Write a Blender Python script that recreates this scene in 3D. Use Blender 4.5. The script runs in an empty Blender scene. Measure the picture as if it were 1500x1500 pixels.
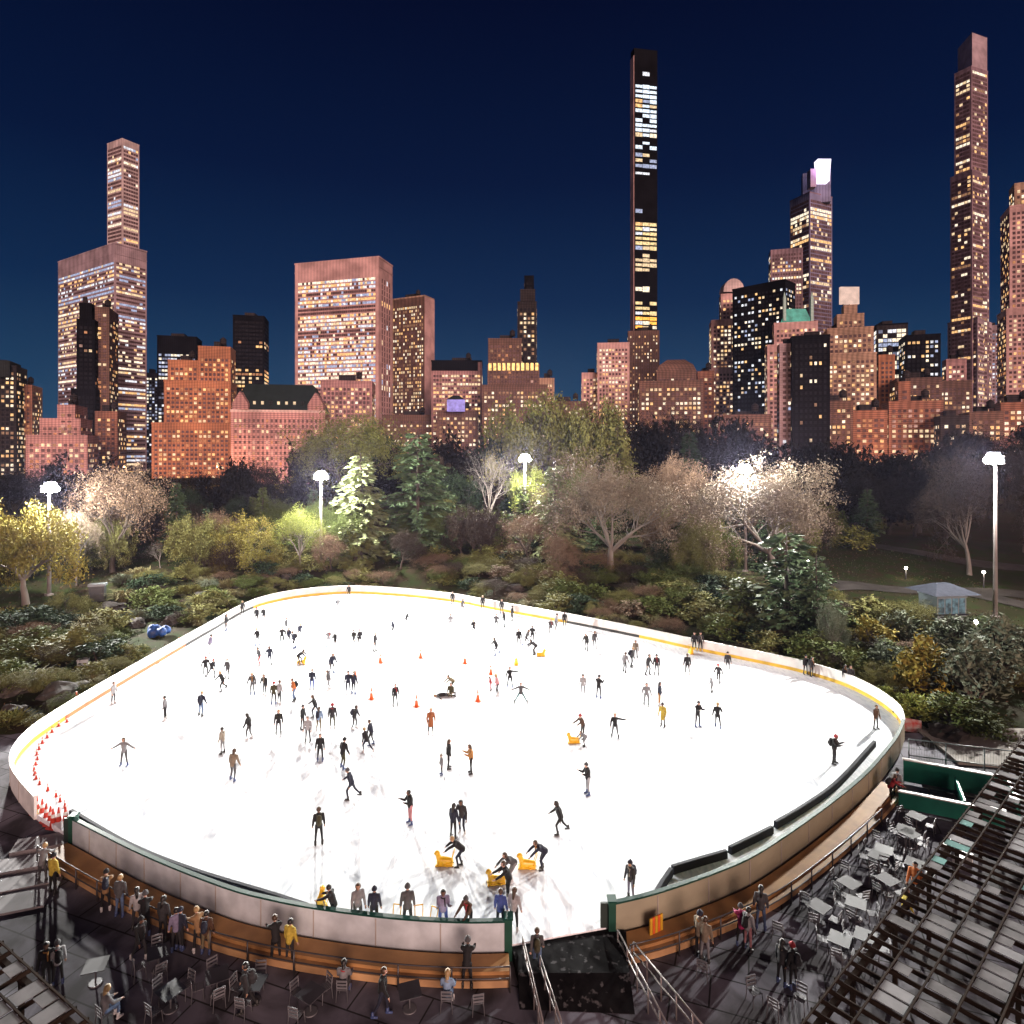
import bpy, bmesh, math, random
from mathutils import Vector, Matrix, Quaternion
R = math.radians
PI = math.pi
S = bpy.context.scene
COL = S.collection
rnd = random.Random(7)
F, HZ, CH = 950.0, 660.0, 21.0      # focal length in photo pixels, horizon row, camera height

def P(px, py, Y):                   # photo pixel at depth Y -> point
    return Vector(((px - 750) / F * Y, Y, CH - (py - HZ) / F * Y))
def G(px, py, z=0.0):               # photo pixel on the level z -> point
    Y = (CH - z) * F / (py - HZ)
    return Vector(((px - 750) / F * Y, Y, z))

# ------------------------------------------------------------------ materials
MATS = {}
def mat(name, c, rough=.7, var=.25, scale=1.0, metal=0.0, c2=None, island=0.0, spec=.5, bump=0.0, coat=0.0):
    if name in MATS: return MATS[name]
    m = bpy.data.materials.new(name); MATS[name] = m; m.use_nodes = True
    n, l = m.node_tree.nodes, m.node_tree.links
    b = n['Principled BSDF']
    b.inputs['Roughness'].default_value = rough
    b.inputs['Metallic'].default_value = metal
    b.inputs['Specular IOR Level'].default_value = spec
    b.inputs['Coat Weight'].default_value = coat
    c = tuple(c) + (1,)
    c2 = tuple(c2) + (1,) if c2 else tuple(max(0, v * (1 - var)) for v in c[:3]) + (1,)
    tc = n.new('ShaderNodeTexCoord'); nz = n.new('ShaderNodeTexNoise')
    nz.inputs['Scale'].default_value = scale; nz.inputs['Detail'].default_value = 5
    l.new(tc.outputs['Object'], nz.inputs['Vector'])
    rp = n.new('ShaderNodeValToRGB')
    rp.color_ramp.elements[0].position = .36; rp.color_ramp.elements[0].color = c2
    rp.color_ramp.elements[1].position = .64; rp.color_ramp.elements[1].color = c
    l.new(nz.outputs['Fac'], rp.inputs['Fac'])
    out = rp.outputs['Color']
    if island:
        g = n.new('ShaderNodeNewGeometry'); mr = n.new('ShaderNodeMapRange')
        mr.inputs['To Min'].default_value = 1 - island; mr.inputs['To Max'].default_value = 1 + island
        l.new(g.outputs['Random Per Island'], mr.inputs['Value'])
        mx = n.new('ShaderNodeMix'); mx.data_type = 'RGBA'; mx.blend_type = 'MULTIPLY'; mx.inputs[0].default_value = 1
        l.new(out, mx.inputs[6]); l.new(mr.outputs['Result'], mx.inputs[7]); out = mx.outputs[2]
    l.new(out, b.inputs['Base Color'])
    if bump:
        bp = n.new('ShaderNodeBump'); bp.inputs['Strength'].default_value = bump
        n2 = n.new('ShaderNodeTexNoise'); n2.inputs['Scale'].default_value = scale * 4; n2.inputs['Detail'].default_value = 6
        l.new(tc.outputs['Object'], n2.inputs['Vector'])
        l.new(n2.outputs['Fac'], bp.inputs['Height']); l.new(bp.outputs['Normal'], b.inputs['Normal'])
    return m

def glow(name, c, s, var=.5, scale=.6):     # a lit pane or lamp
    if name in MATS: return MATS[name]
    m = bpy.data.materials.new(name); MATS[name] = m; m.use_nodes = True
    n, l = m.node_tree.nodes, m.node_tree.links
    b = n['Principled BSDF']; b.inputs['Base Color'].default_value = (.03, .03, .035, 1); b.inputs['Roughness'].default_value = .6; b.inputs['Specular IOR Level'].default_value = .08
    b.inputs['Emission Color'].default_value = tuple(c) + (1,)
    if var:
        tc = n.new('ShaderNodeNewGeometry'); nz = n.new('ShaderNodeTexNoise'); nz.inputs['Scale'].default_value = scale
        nz.inputs['Detail'].default_value = 3
        mr = n.new('ShaderNodeMapRange'); mr.inputs['From Min'].default_value = .3; mr.inputs['From Max'].default_value = .7
        mr.inputs['To Min'].default_value = s * (1 - var); mr.inputs['To Max'].default_value = s * (1 + var)
        l.new(tc.outputs['Position'], nz.inputs['Vector']); l.new(nz.outputs['Fac'], mr.inputs['Value'])
        l.new(mr.outputs['Result'], b.inputs['Emission Strength'])
    else:
        b.inputs['Emission Strength'].default_value = s
    m.cycles.emission_sampling = 'NONE'
    return m

# ------------------------------------------------------------------ objects
class MB:
    def __init__(s): s.v, s.f, s.m, s.sm = [], [], [], []
    def face(s, pts, m=0, smooth=False):
        k = len(s.v); s.v += [tuple(p) for p in pts]; s.f.append(tuple(range(k, k + len(pts)))); s.m.append(m); s.sm.append(smooth)
    def box(s, x0, x1, y0, y1, z0, z1, m=0, M=None, nobottom=False):
        c = [Vector(p) for p in ((x0,y0,z0),(x1,y0,z0),(x1,y1,z0),(x0,y1,z0),(x0,y0,z1),(x1,y0,z1),(x1,y1,z1),(x0,y1,z1))]
        if M is not None: c = [M @ p for p in c]
        k = len(s.v); s.v += [tuple(p) for p in c]
        fs = [(4,5,6,7),(0,1,5,4),(1,2,6,5),(2,3,7,6),(3,0,4,7)] + ([] if nobottom else [(3,2,1,0)])
        for f in fs: s.f.append(tuple(k + i for i in f)); s.m.append(m); s.sm.append(False)
    def prism(s, pts, z0, z1, m=0, top=None, cap=True):     # pts counter-clockwise (x,y); top = scaled outline
        n = len(pts); k = len(s.v); t = top or pts
        s.v += [(p[0], p[1], z0) for p in pts] + [(p[0], p[1], z1) for p in t]
        for i in range(n):
            j = (i + 1) % n
            s.f.append((k+i, k+j, k+n+j, k+n+i)); s.m.append(m); s.sm.append(False)
        if cap:
            s.f.append(tuple(k+n+i for i in range(n))); s.m.append(m); s.sm.append(False)
            s.f.append(tuple(k+n-1-i for i in range(n))); s.m.append(m); s.sm.append(False)
    def tube(s, pts, rads, n=6, m=0, caps=True, smooth=True):
        pts = [Vector(p) for p in pts]; k0 = len(s.v)
        if not hasattr(rads, '__len__'): rads = [rads] * len(pts)
        up = Vector((0, 0, 1))
        for i, p in enumerate(pts):
            d = (pts[min(i+1, len(pts)-1)] - pts[max(i-1, 0)]).normalized()
            a = d.cross(up) if abs(d.z) < .95 else d.cross(Vector((1, 0, 0)))
            a.normalize(); b = a.cross(d)
            for j in range(n):
                t = 2 * PI * j / n
                s.v.append(tuple(p + (a * math.cos(t) + b * math.sin(t)) * rads[i]))
        for i in range(len(pts) - 1):
            for j in range(n):
                a_, b_ = k0 + i*n + j, k0 + i*n + (j+1) % n
                s.f.append((b_, a_, a_ + n, b_ + n)); s.m.append(m); s.sm.append(smooth)
        if caps:
            s.f.append(tuple(k0 + j for j in range(n))); s.m.append(m); s.sm.append(False)
            e = k0 + (len(pts)-1)*n
            s.f.append(tuple(e + n-1-j for j in range(n))); s.m.append(m); s.sm.append(False)
    def ball(s, c, r, nu=8, nv=5, m=0, sq=(1,1,1)):
        k = len(s.v); c = Vector(c)
        for i in range(nv + 1):
            a = PI * i / nv
            for j in range(nu):
                b = 2 * PI * j / nu
                s.v.append((c.x + r*sq[0]*math.sin(a)*math.cos(b), c.y + r*sq[1]*math.sin(a)*math.sin(b), c.z + r*sq[2]*math.cos(a)))
        for i in range(nv):
            for j in range(nu):
                s.f.append((k+i*nu+j, k+(i+1)*nu+j, k+(i+1)*nu+(j+1)%nu, k+i*nu+(j+1)%nu)); s.m.append(m); s.sm.append(True)
    def mesh(s, name, mats):
        me = bpy.data.meshes.new(name); me.from_pydata(s.v, [], s.f)
        for m in (mats if isinstance(mats, (list, tuple)) else [mats]): me.materials.append(m)
        me.polygons.foreach_set('material_index', s.m); me.polygons.foreach_set('use_smooth', s.sm)
        me.validate(); me.update(); return me
    def build(s, name, mats, parent=None, **kw):
        return link(name, s.mesh(name, mats), parent, **kw)

def link(name, data, parent=None, loc=None, rz=None, label=None, cat=None, group=None, kind=None):
    o = bpy.data.objects.new(name, data); COL.objects.link(o)
    if parent is not None: o.parent = parent
    if loc is not None: o.location = loc
    if rz is not None: o.rotation_euler = (0, 0, rz)
    return tag(o, label, cat, group, kind)
def tag(o, label=None, cat=None, group=None, kind=None):
    if label: o['label'] = label
    if cat: o['category'] = cat
    if group: o['group'] = group
    if kind: o['kind'] = kind
    return o
def empty(name, loc=(0,0,0), rz=0, **kw):
    o = link(name, None, None, loc, rz, **kw); o.empty_display_size = .2; return o
KIDS = {}
def copy_tree(o, parent=None):
    c = o.copy(); COL.objects.link(c)
    if parent is not None: c.parent = parent
    for ch in list(o.children): copy_tree(ch, c)
    return c
ORD = 'first second third fourth fifth sixth seventh eighth ninth tenth'.split()
def ordinal(i):
    if i < 10: return ORD[i]
    n = i + 1
    return '%d%s' % (n, 'th' if 10 <= n % 100 <= 20 else {1:'st',2:'nd',3:'rd'}.get(n % 10, 'th'))
def scrX(o):
    y = max(o.location.y, 1); return o.location.x / y
def unique(objs):                   # labels that coincide get their place in the row, counted from the left
    d = {}
    for o in objs: d.setdefault(o['label'], []).append(o)
    for lab, os_ in d.items():
        if len(os_) > 1:
            os_.sort(key=scrX)
            for i, o in enumerate(os_):
                w = lab.split()
                t = ('leftmost' if i == 0 else 'rightmost' if i == len(os_)-1 else ordinal(i) + ' from left') + ' of %d alike' % len(os_)
                o['label'] = ' '.join(w[:16 - len(t.split())]) + ', ' + t

def curve(pts, step=1.0):           # Catmull-Rom through 2-D points, even steps
    q = [Vector((p[0], p[1])) for p in pts]
    q = [2*q[0]-q[1]] + q + [2*q[-1]-q[-2]]
    out = []
    for i in range(1, len(q)-2):
        a, b, c, d = q[i-1:i+3]
        n = max(1, int((c-b).length / step))
        for k in range(n):
            t = k / n
            out.append(.5*((2*b) + (c-a)*t + (2*a-5*b+4*c-d)*t*t + (3*b-a-3*c+d)*t**3))
    out.append(q[-2]); return out
def offset(path, d):                # to the left of travel when d > 0
    out = []
    for i, p in enumerate(path):
        t = (path[min(i+1, len(path)-1)] - path[max(i-1, 0)]).normalized()
        out.append(p + Vector((-t.y, t.x)) * d)
    return out
def strip(mb, path, d0, d1, z0, z1, m=0):       # a wall of rectangular section along a path
    A, B = offset(path, d0), offset(path, d1); k = len(mb.v)
    for a, b in zip(A, B):
        mb.v += [(a.x,a.y,z0),(a.x,a.y,z1),(b.x,b.y,z1),(b.x,b.y,z0)]
    for i in range(len(path)-1):
        for j in range(4):
            p, q = k+4*i+j, k+4*i+(j+1)%4
            mb.f.append((p, q, q+4, p+4)); mb.m.append(m); mb.sm.append(False)
    mb.f.append((k+3,k+2,k+1,k)); e = k+4*(len(path)-1); mb.f.append((e,e+1,e+2,e+3)); mb.m += [m,m]; mb.sm += [False,False]
def sub(path, a, b): return path[int(a*(len(path)-1)):int(b*(len(path)-1))+1]
# ------------------------------------------------------------------ rink outline (ground points)
FAR = curve([(-27.4,37.4),(-29.7,39.3),(-31.7,41.2),(-33.2,43.3),(-34.2,45.7),(-34.7,48.5),(-35,55),(-35,68),(-34.9,76.4),(-34.8,83.5),(-33.6,88.7),(-30.1,93.0),(-24.1,95.3),
             (-16.5,93.8),(-8.6,90.3),(-4.1,87.0),(0,83.8),(6.65,79),(14.3,72.8),(19.2,68.4),(26.0,62.7),(28.4,60.0),(29.8,57.4),(30.4,54),(30.1,50.6),(28.9,48.0)], .6)
NEAR_R = curve([(28.9,48.0),(27.3,45.9),(25.35,43.7),(21.5,39.8),(16.96,35.9),(12.3,32.3),(9.76,30.8),(6.5,29.3),(4.4,28.6)], .6)
NEAR_L = curve([(-.15,27.55),(-1.7,27.5),(-3.7,27.6),(-5.8,27.85),(-8.6,28.35),(-10.6,28.85),(-13.1,29.7),(-18,32),(-23.8,35.2)], .6)
RING = FAR + NEAR_R[1:] + NEAR_L
def ring_dist(x, y):
    best = 1e9; p = Vector((x, y)); ins = False; n = len(RING)
    for i in range(n):
        a, b = RING[i], RING[(i+1) % n]
        ab = b - a; t = max(0, min(1, (p-a).dot(ab) / max(ab.dot(ab), 1e-9)))
        best = min(best, (p - a - ab*t).length)
        if (a.y > y) != (b.y > y) and x < (b.x-a.x)*(y-a.y)/(b.y-a.y)+a.x: ins = not ins
    return -best if ins else best
def sm(a, b, x):
    t = max(0, min(1, (x-a)/(b-a))); return t*t*(3-2*t)
def bump(x, y, cx, cy, sx, sy): return math.exp(-((x-cx)/sx)**2 - ((y-cy)/sy)**2)
def wob(x, y): return (math.sin(x*.31+1.3*math.sin(y*.17)) + math.sin(y*.27+1.7*math.sin(x*.13)+2)) * .5
def zg(x, y, d=None):
    if d is None: d = ring_dist(x, y) if (-45 < x < 45 and 20 < y < 108) else 30
    h = 8.5*bump(x,y,8,140,42,34) + 4.5*bump(x,y,-70,120,40,30) + 3.2*bump(x,y,82,128,26,18) + 4*sm(200,300,y)
    h += .35*wob(x, y)*sm(2, 8, d) + .9*sm(.5,5,d)*sm(52,66,y)*sm(30, 10, abs(x-60))
    h = h * sm(.5, 9, d) * sm(50, 62, y)
    low = -1.2 * (1 - sm(46, 52, y))
    if d < 3: h = min(h, h*sm(0,3,d)); low = min(low, -1.2*(1-sm(.3,2.2,d)))
    return h + low

def axis(lo, hi, fine, a, b, grow):
    v = []; x = a
    while x <= b: v.append(x); x += fine
    st = fine; x = v[-1]
    while x < hi: st *= grow; x += st; v.append(x)
    st = fine; x = a
    while x > lo: st *= grow; x -= st; v.insert(0, x)
    return v
xs, ys = axis(-6000, 6000, 2.0, -110, 110, 1.22), axis(-400, 9000, 2.0, 18, 190, 1.22)
gm = MB()
gm.v = [(x, y, zg(x, y)) for y in ys for x in xs]
nx = len(xs)
for j in range(len(ys)-1):
    for i in range(nx-1):
        gm.f.append((j*nx+i, j*nx+i+1, (j+1)*nx+i+1, (j+1)*nx+i)); gm.m.append(0); gm.sm.append(True)
def ground_mat():
    m = mat('park_soil', (.024,.024,.011), .95, scale=.09, c2=(.028,.018,.011), spec=.1, bump=.6)
    n, l = m.node_tree.nodes, m.node_tree.links
    b = n['Principled BSDF']; base = b.inputs['Base Color'].links[0].from_socket
    tc = n.new('ShaderNodeTexCoord'); nz = n.new('ShaderNodeTexNoise'); nz.inputs['Scale'].default_value = .55; nz.inputs['Detail'].default_value = 8
    rp = n.new('ShaderNodeValToRGB'); rp.color_ramp.elements[0].position=.42; rp.color_ramp.elements[1].position=.62
    mx = n.new('ShaderNodeMix'); mx.data_type='RGBA'; mx.inputs[7].default_value=(.018,.027,.007,1)
    l.new(tc.outputs['Object'], nz.inputs['Vector']); l.new(nz.outputs['Fac'], rp.inputs['Fac'])
    l.new(rp.outputs['Color'], mx.inputs[0]); l.new(base, mx.inputs[6]); l.new(mx.outputs[2], b.inputs['Base Color'])
    return m
gm.build('ground', ground_mat(), kind='structure')

def path_sheet(name, pts, w, m, dz=.05):       # a path laid on the ground
    c = curve(pts, 1.0); A, B = offset(c, w/2), offset(c, -w/2); k = MB(); N = 6
    for a, b in zip(A, B):
        for i in range(N+1):
            q = a.lerp(b, i/N); k.v.append((q.x, q.y, zg(q.x, q.y) + dz + .06))
    for i in range(len(c)-1):
        for j in range(N):
            k.f.append((i*(N+1)+j, i*(N+1)+j+1, (i+1)*(N+1)+j+1, (i+1)*(N+1)+j)); k.m.append(0); k.sm.append(True)
    return k.build(name, m, kind='structure')
asph = mat('park_path_asphalt', (.06,.052,.048), .95, scale=.4, var=.35, spec=.1)
path_sheet('park_path', [(25,97),(38,92),(50,93),(62,91),(80,88),(105,90)], 5.0, asph)
path_sheet('park_path', [(60,128),(75,112),(100,108),(130,112)], 4.0, asph)
path_sheet('park_path', [(62,91),(66,82),(72,74),(85,66)], 4.5, asph)

# ------------------------------------------------------------------ ice
def ice_mat():
    m = mat('ice', (.86,.89,.93), .75, scale=.25, var=.04, spec=.15)
    n, l = m.node_tree.nodes, m.node_tree.links
    b = n['Principled BSDF']; base = b.inputs['Base Color'].links[0].from_socket
    tc = n.new('ShaderNodeTexCoord'); mp = n.new('ShaderNodeMapping'); mp.inputs['Scale'].default_value=(1.4,.35,1); mp.inputs['Rotation'].default_value=(0,0,.9)
    nz = n.new('ShaderNodeTexNoise'); nz.inputs['Scale'].default_value=1.3; nz.inputs['Detail'].default_value=10; nz.inputs['Distortion'].default_value=2.5
    rp = n.new('ShaderNodeValToRGB'); rp.color_ramp.elements[0].position=.45; rp.color_ramp.elements[0].color=(1,1,1,1); rp.color_ramp.elements[1].position=.75; rp.color_ramp.elements[1].color=(.66,.69,.74,1)
    mx = n.new('ShaderNodeMix'); mx.data_type='RGBA'; mx.blend_type='MULTIPLY'; mx.inputs[0].default_value=1
    l.new(tc.outputs['Object'], mp.inputs['Vector']); l.new(mp.outputs['Vector'], nz.inputs['Vector']); l.new(nz.outputs['Fac'], rp.inputs['Fac'])
    l.new(base, mx.inputs[6]); l.new(rp.outputs['Color'], mx.inputs[7]); l.new(mx.outputs[2], b.inputs['Base Color'])
    return m
ic = MB()
ic.prism([(p.x, p.y) for p in reversed(RING)], -.32, 0.0)
ic.build('ice', ice_mat(), kind='structure')

# ------------------------------------------------------------------ terrace
def slab_mat(name, c1, c2, sc, mortar, w=1.6, h=.9, rot=0.35):
    m = bpy.data.materials.new(name); MATS[name]=m; m.use_nodes=True
    n, l = m.node_tree.nodes, m.node_tree.links; b = n['Principled BSDF']; b.inputs['Roughness'].default_value=.8; b.inputs['Specular IOR Level'].default_value=.2
    tc = n.new('ShaderNodeTexCoord'); mp = n.new('ShaderNodeMapping'); mp.inputs['Rotation'].default_value=(0,0,rot)
    br = n.new('ShaderNodeTexBrick'); br.inputs['Scale'].default_value=sc; br.inputs['Color1'].default_value=tuple(c1)+(1,); br.inputs['Color2'].default_value=tuple(c2)+(1,)
    br.inputs['Mortar'].default_value=tuple(mortar)+(1,); br.inputs['Mortar Size'].default_value=.02; br.inputs['Brick Width'].default_value=w; br.inputs['Row Height'].default_value=h
    nz = n.new('ShaderNodeTexNoise'); nz.inputs['Scale'].default_value=.42; nz.inputs['Detail'].default_value=11; nz.inputs['Distortion'].default_value=.6
    rp = n.new('ShaderNodeValToRGB'); rp.color_ramp.elements[0].position=.38; rp.color_ramp.elements[0].color=(.32,.31,.31,1); rp.color_ramp.elements[1].position=.60; rp.color_ramp.elements[1].color=(1.2,1.2,1.27,1)
    mx = n.new('ShaderNodeMix'); mx.data_type='RGBA'; mx.blend_type='MULTIPLY'; mx.inputs[0].default_value=1
    l.new(tc.outputs['Object'], mp.inputs['Vector']); l.new(mp.outputs['Vector'], br.inputs['Vector']); l.new(tc.outputs['Object'], nz.inputs['Vector'])
    l.new(nz.outputs['Fac'], rp.inputs['Fac']); l.new(br.outputs['Color'], mx.inputs[6]); l.new(rp.outputs['Color'], mx.inputs[7]); l.new(mx.outputs[2], b.inputs['Base Color'])
    return m
TZ = -.55
OUT = offset(NEAR_R + NEAR_L, 0)
slate = slab_mat('slate_paving', (.18,.172,.195), (.115,.11,.13), .55, (.03,.03,.03))
tb = MB(); tb.box(-75, 75, -10, 49.5, -1.4, TZ); tb.build('terrace_paving', slate, kind='structure')
# bright apron behind the green enclosure
ap = MB(); ap.prism([(30.6,44.5),(45,42),(60,49.4),(60,53.5),(31.5,52.6)], TZ-.02, -.35)
ap.build('concrete_pavement', mat('apron_concrete', (.34,.31,.27), .85, scale=.5, var=.3), kind='structure')

# ------------------------------------------------------------------ boards
W_IN = mat('board_white', (.78,.77,.74), .45, scale=1.1, var=.22)
W_OUT = mat('board_outer_panel', (.52,.58,.62), .55, scale=.9, var=.28)
KICK = mat('kick_yellow', (.75,.48,.05), .4, scale=.6, var=.35)
GREEN = mat('rail_green', (.007,.05,.038), .5, scale=2, spec=.2)
W_OUT2 = mat('board_panel_dimmed', (.33,.31,.22), .6, scale=.5, var=.2)  # pale panel darkened to olive for the weaker light on the right boards
def boards(path, label, zb, inner_left, kick=True, capm=None, pm=None):
    s = 1 if inner_left else -1
    root = empty('rink_boards', (path[0].x, path[0].y, 0), label=label, cat='rink boards')
    off = [p - path[0] for p in path]
    m = MB(); strip(m, off, *( sorted((0, -s*.14)) ), zb, 1.06); m.build('board_panel', pm or W_IN, root)
    if kick:
        runs, cur = [], None
        for i, p in enumerate(path):            # the strip changes colour along the boards, as in the photo
            c_ = 'd' if (6.6 < p.x < 14.3 and p.y > 70) or (p.x < -33 and 69 < p.y < 86) else 'o' if p.x < -34.5 and 50 < p.y <= 69 else 'y'
            if runs and runs[-1][0] == c_: runs[-1][1].append(off[i])
            else:
                if runs: runs[-1][1].append(off[i])
                runs.append((c_, [off[i]]))
        for c_, q in runs:
            if len(q) > 1: m = MB(); strip(m, q, *sorted((s*.004, s*.03)), .0, .30); m.build('kick_plate', {'y':KICK,'d':mat('kick_dark',(.03,.03,.028),.5),'o':mat('kick_orange',(.45,.16,.05),.5)}[c_], root)
    m = MB(); strip(m, off, *sorted((s*.03, -s*.18)), 1.065, 1.15); m.build('top_rail', capm or W_IN, root)
    bm_ = None
    for i in range(4, len(off)-2, 4):
        p = off[i]; t = (off[i+1]-off[i-1]).normalized()
        if bm_ is None:
            m = MB(); m.box(-.025,.025,*sorted((-s*.143,-s*.17)),zb,1.0); bm_ = m.mesh('brace', mat('brace_steel', (.4,.37,.34), .6))
        link('brace', bm_, root, (p.x,p.y,0), math.atan2(t.y,t.x))
    return root
boards(FAR, 'long white rink boards with yellow kick strip curving round the far side', -.25, False)
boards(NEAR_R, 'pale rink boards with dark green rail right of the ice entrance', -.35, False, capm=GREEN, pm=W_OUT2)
boards(NEAR_L, 'pale rink boards with dark green rail left of the ice entrance', -.35, False, capm=GREEN, pm=W_OUT)
# gate posts at the ends
GP = mat('gate_post_green', (.01,.07,.045), .45)
for p, lab in ((NEAR_L[0], 'dark green gate post at the left side of the ice entrance'), (NEAR_R[-1], 'dark green gate post at the right side of the ice entrance'),
               (NEAR_L[-1], 'dark green gate post beside the cluster of red cones')):
    r = empty('gate_post', (p.x, p.y, TZ), label=lab, cat='gate post')
    m = MB(); m.box(-.16,.16,-.2,.2,0,1.75); m.build('post', GP, r)
    m = MB(); m.box(-.5,-.16,-.06,.06,.35,1.62); m.build('gate_leaf', mat('gate_leaf_dark', (.02,.035,.03), .5), r)
    m = MB(); m.box(-.2,.2,-.24,.24,1.75,1.82); m.build('cap', GREEN, r)
# timber ledges outside the near boards
TIM = mat('ledge_timber', (.50,.27,.10), .6, scale=.8, c2=(.34,.17,.06))
TIM2 = mat('ledge_edge', (.50,.30,.14), .6, scale=.8, c2=(.3,.17,.08))
LEDGE_R = [q for q in NEAR_R if q.y < 42.0]
for path, lab in ((NEAR_L, 'brown timber ledge along the boards left of the entrance'), (LEDGE_R, 'brown timber ledge along the boards right of the entrance')):
    r = empty('timber_ledge', (path[0].x, path[0].y, TZ), label=lab, cat='ledge')
    off = [p - path[0] for p in path]
    m = MB(); strip(m, off, .31, 1.25, .02, .44); m.build('tread', TIM, r)
    m = MB(); strip(m, off, 1.253, 1.55, .02, .30); m.build('nosing', TIM2, r)
# railing outside each ledge
STEEL = mat('railing_steel', (.10,.095,.10), .45, metal=.6)
for path, lab in ((NEAR_L, 'dark steel spectator railing along the ledge left of the entrance'), ([q for q in NEAR_R if q.y < 38.5], 'dark steel spectator railing along the ledge right of the entrance')):
    q = offset(path, 1.75); r = empty('railing', (q[0].x, q[0].y, TZ), label=lab, cat='railing')
    q = [p - q[0] for p in q]
    for z in (.55, 1.02):
        m = MB(); m.tube([(p.x,p.y,z) for p in q], .03, 6); m.build('rail', STEEL, r)
    for i in range(0, len(q), 3):
        m = MB(); m.tube([(0,0,0),(0,0,1.0)], [.045,.035], 6); m.build('post', STEEL, r, loc=(q[i].x,q[i].y,0))
# padded barriers on the ice
PAD = mat('pad_navy', (.008,.009,.016), .7, scale=2, spec=.1); PADT = mat('pad_top_grey', (.035,.037,.048), .7, scale=2, spec=.1)
def pad(pts, label, h=.40, w=.22):
    c = curve(pts, .6); r = empty('padded_barrier', (c[0].x,c[0].y,0), label=label, cat='barrier')
    o = [p-c[0] for p in c]
    m = MB(); strip(m,o,-w/2,w/2,.03,h); m.build('pad', PAD, r)
    m = MB(); strip(m,o,-w/2+.03,w/2-.03,h+.002,h+.03); m.build('cover', PADT, r)
    m = MB(); strip(m,o,-w/2-.03,-w/2-.002,.03,.12); m.build('runner', GREEN, r)
gp = lambda px, py: G(px, py, .42)[:2]
pad([gp(104,1186),gp(192,1236),gp(285,1273),gp(400,1308),gp(455,1326)], 'long navy padded barrier on the ice along the near left boards')
pad([gp(1281,1085),gp(1228,1142),gp(1180,1177),gp(1136,1203)], 'navy padded barrier on the ice, the longest piece at the right')
pad([gp(1131,1210),gp(1100,1225),gp(1069,1240)], 'short navy padded barrier, second piece of the right hand lane')
pad([gp(1064,1245),gp(1025,1256),gp(985,1268)], 'short navy padded barrier, third piece of the right hand lane')
pad([gp(983,1271),gp(970,1290),gp(958,1310)], 'navy padded barrier turning back to the boards beside the entrance')
# rubber matting in front of the entrance and the handrails
def speckle():
    m = mat('rubber_matting', (.012,.012,.013), .9, scale=2.2, c2=(.006,.006,.007), spec=.05)
    n, l = m.node_tree.nodes, m.node_tree.links; b = n['Principled BSDF']; base = b.inputs['Base Color'].links[0].from_socket
    nz = n.new('ShaderNodeTexNoise'); nz.inputs['Scale'].default_value=3.5; nz.inputs['Detail'].default_value=6
    tc = n.new('ShaderNodeTexCoord'); rp = n.new('ShaderNodeValToRGB'); rp.color_ramp.elements[0].position=.6; rp.color_ramp.elements[1].position=.68
    mx = n.new('ShaderNodeMix'); mx.data_type='RGBA'; mx.inputs[7].default_value=(.09,.09,.095,1)
    l.new(tc.outputs['Object'], nz.inputs['Vector']); l.new(nz.outputs['Fac'], rp.inputs['Fac']); l.new(rp.outputs['Color'], mx.inputs[0]); l.new(base, mx.inputs[6]); l.new(mx.outputs[2], b.inputs['Base Color'])
    return m
m = MB(); A_ = [(.3,25.0),(4.7,24.8),(4.75,26.2),(5.0,28.45),(4.3,28.6),(.0,27.5),(.25,26.2)]; Z_ = [TZ+.01,TZ+.01,-.1,-.06,-.06,-.06,-.1]
m.face([(x,y,z) for (x,y),z in zip(A_,Z_)]); k = len(m.v)
for i in range(7):
    (x,y),(x2,y2) = A_[i],A_[(i+1)%7]; m.face([(x,y,TZ-.1),(x2,y2,TZ-.1),(x2,y2,Z_[(i+1)%7]),(x,y,Z_[i])])
m.build('rubber_matting', speckle(), kind='structure')
BR = mat('handrail_steel', (.24,.215,.21), .5, metal=.5)
def handrail(a, b, lab, n=6):
    r = empty('handrail', (a[0],a[1],TZ), label=lab, cat='handrail'); d = Vector((b[0]-a[0], b[1]-a[1], 0))
    for z in (.6, 1.0):
        m = MB(); m.tube([(0,0,z), tuple(d+Vector((0,0,z)))], .035, 8); m.build('rail', BR, r)
    for i in range(n):
        m = MB(); m.tube([(0,0,0),(0,0,1.0)], .035, 6); m.build('post', BR, r, loc=d*(i/(n-1)))
g2 = lambda px, py: G(px, py, TZ+1.0)[:2]
handrail(g2(766,1372), g2(795,1495), 'steel handrail left of the entrance ramp, on its outer edge')
handrail(g2(791,1400), g2(822,1495), 'steel handrail beside the first one left of the ramp', 5)
handrail(g2(905,1362), g2(985,1515), 'pinkish steel handrail right of the entrance ramp, nearest the ramp')
handrail(g2(928,1380), g2(1040,1515), 'steel handrail right of the ramp, second from the ramp')
# light stone steps at the left
ST = mat('stone_step', (.27,.25,.26), .8, scale=.7, var=.35)
for i, (px, py, w, d, z) in enumerate(((62,1232,2.6,1.3,-.2),(38,1262,3.2,1.3,-.3),(20,1292,3.4,1.3,-.4),(66,1262,2.2,1.0,-.38),(5,1325,3.6,1.4,-.45),(46,1300,2.4,1.0,-.46))):
    p = G(px, py, z); m = MB(); m.box(-w/2,w/2,-d/2,d/2,TZ-z,0.0,0); o = m.build('stone_slab', ST, loc=p, rz=.35)
    tag(o, 'grey stone slab step beside the left terrace, ' + ('topmost','second','third','narrow fourth','lowest','narrow lower')[i] + ' of its flight', 'step', 'stone slab steps at the left')
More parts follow.
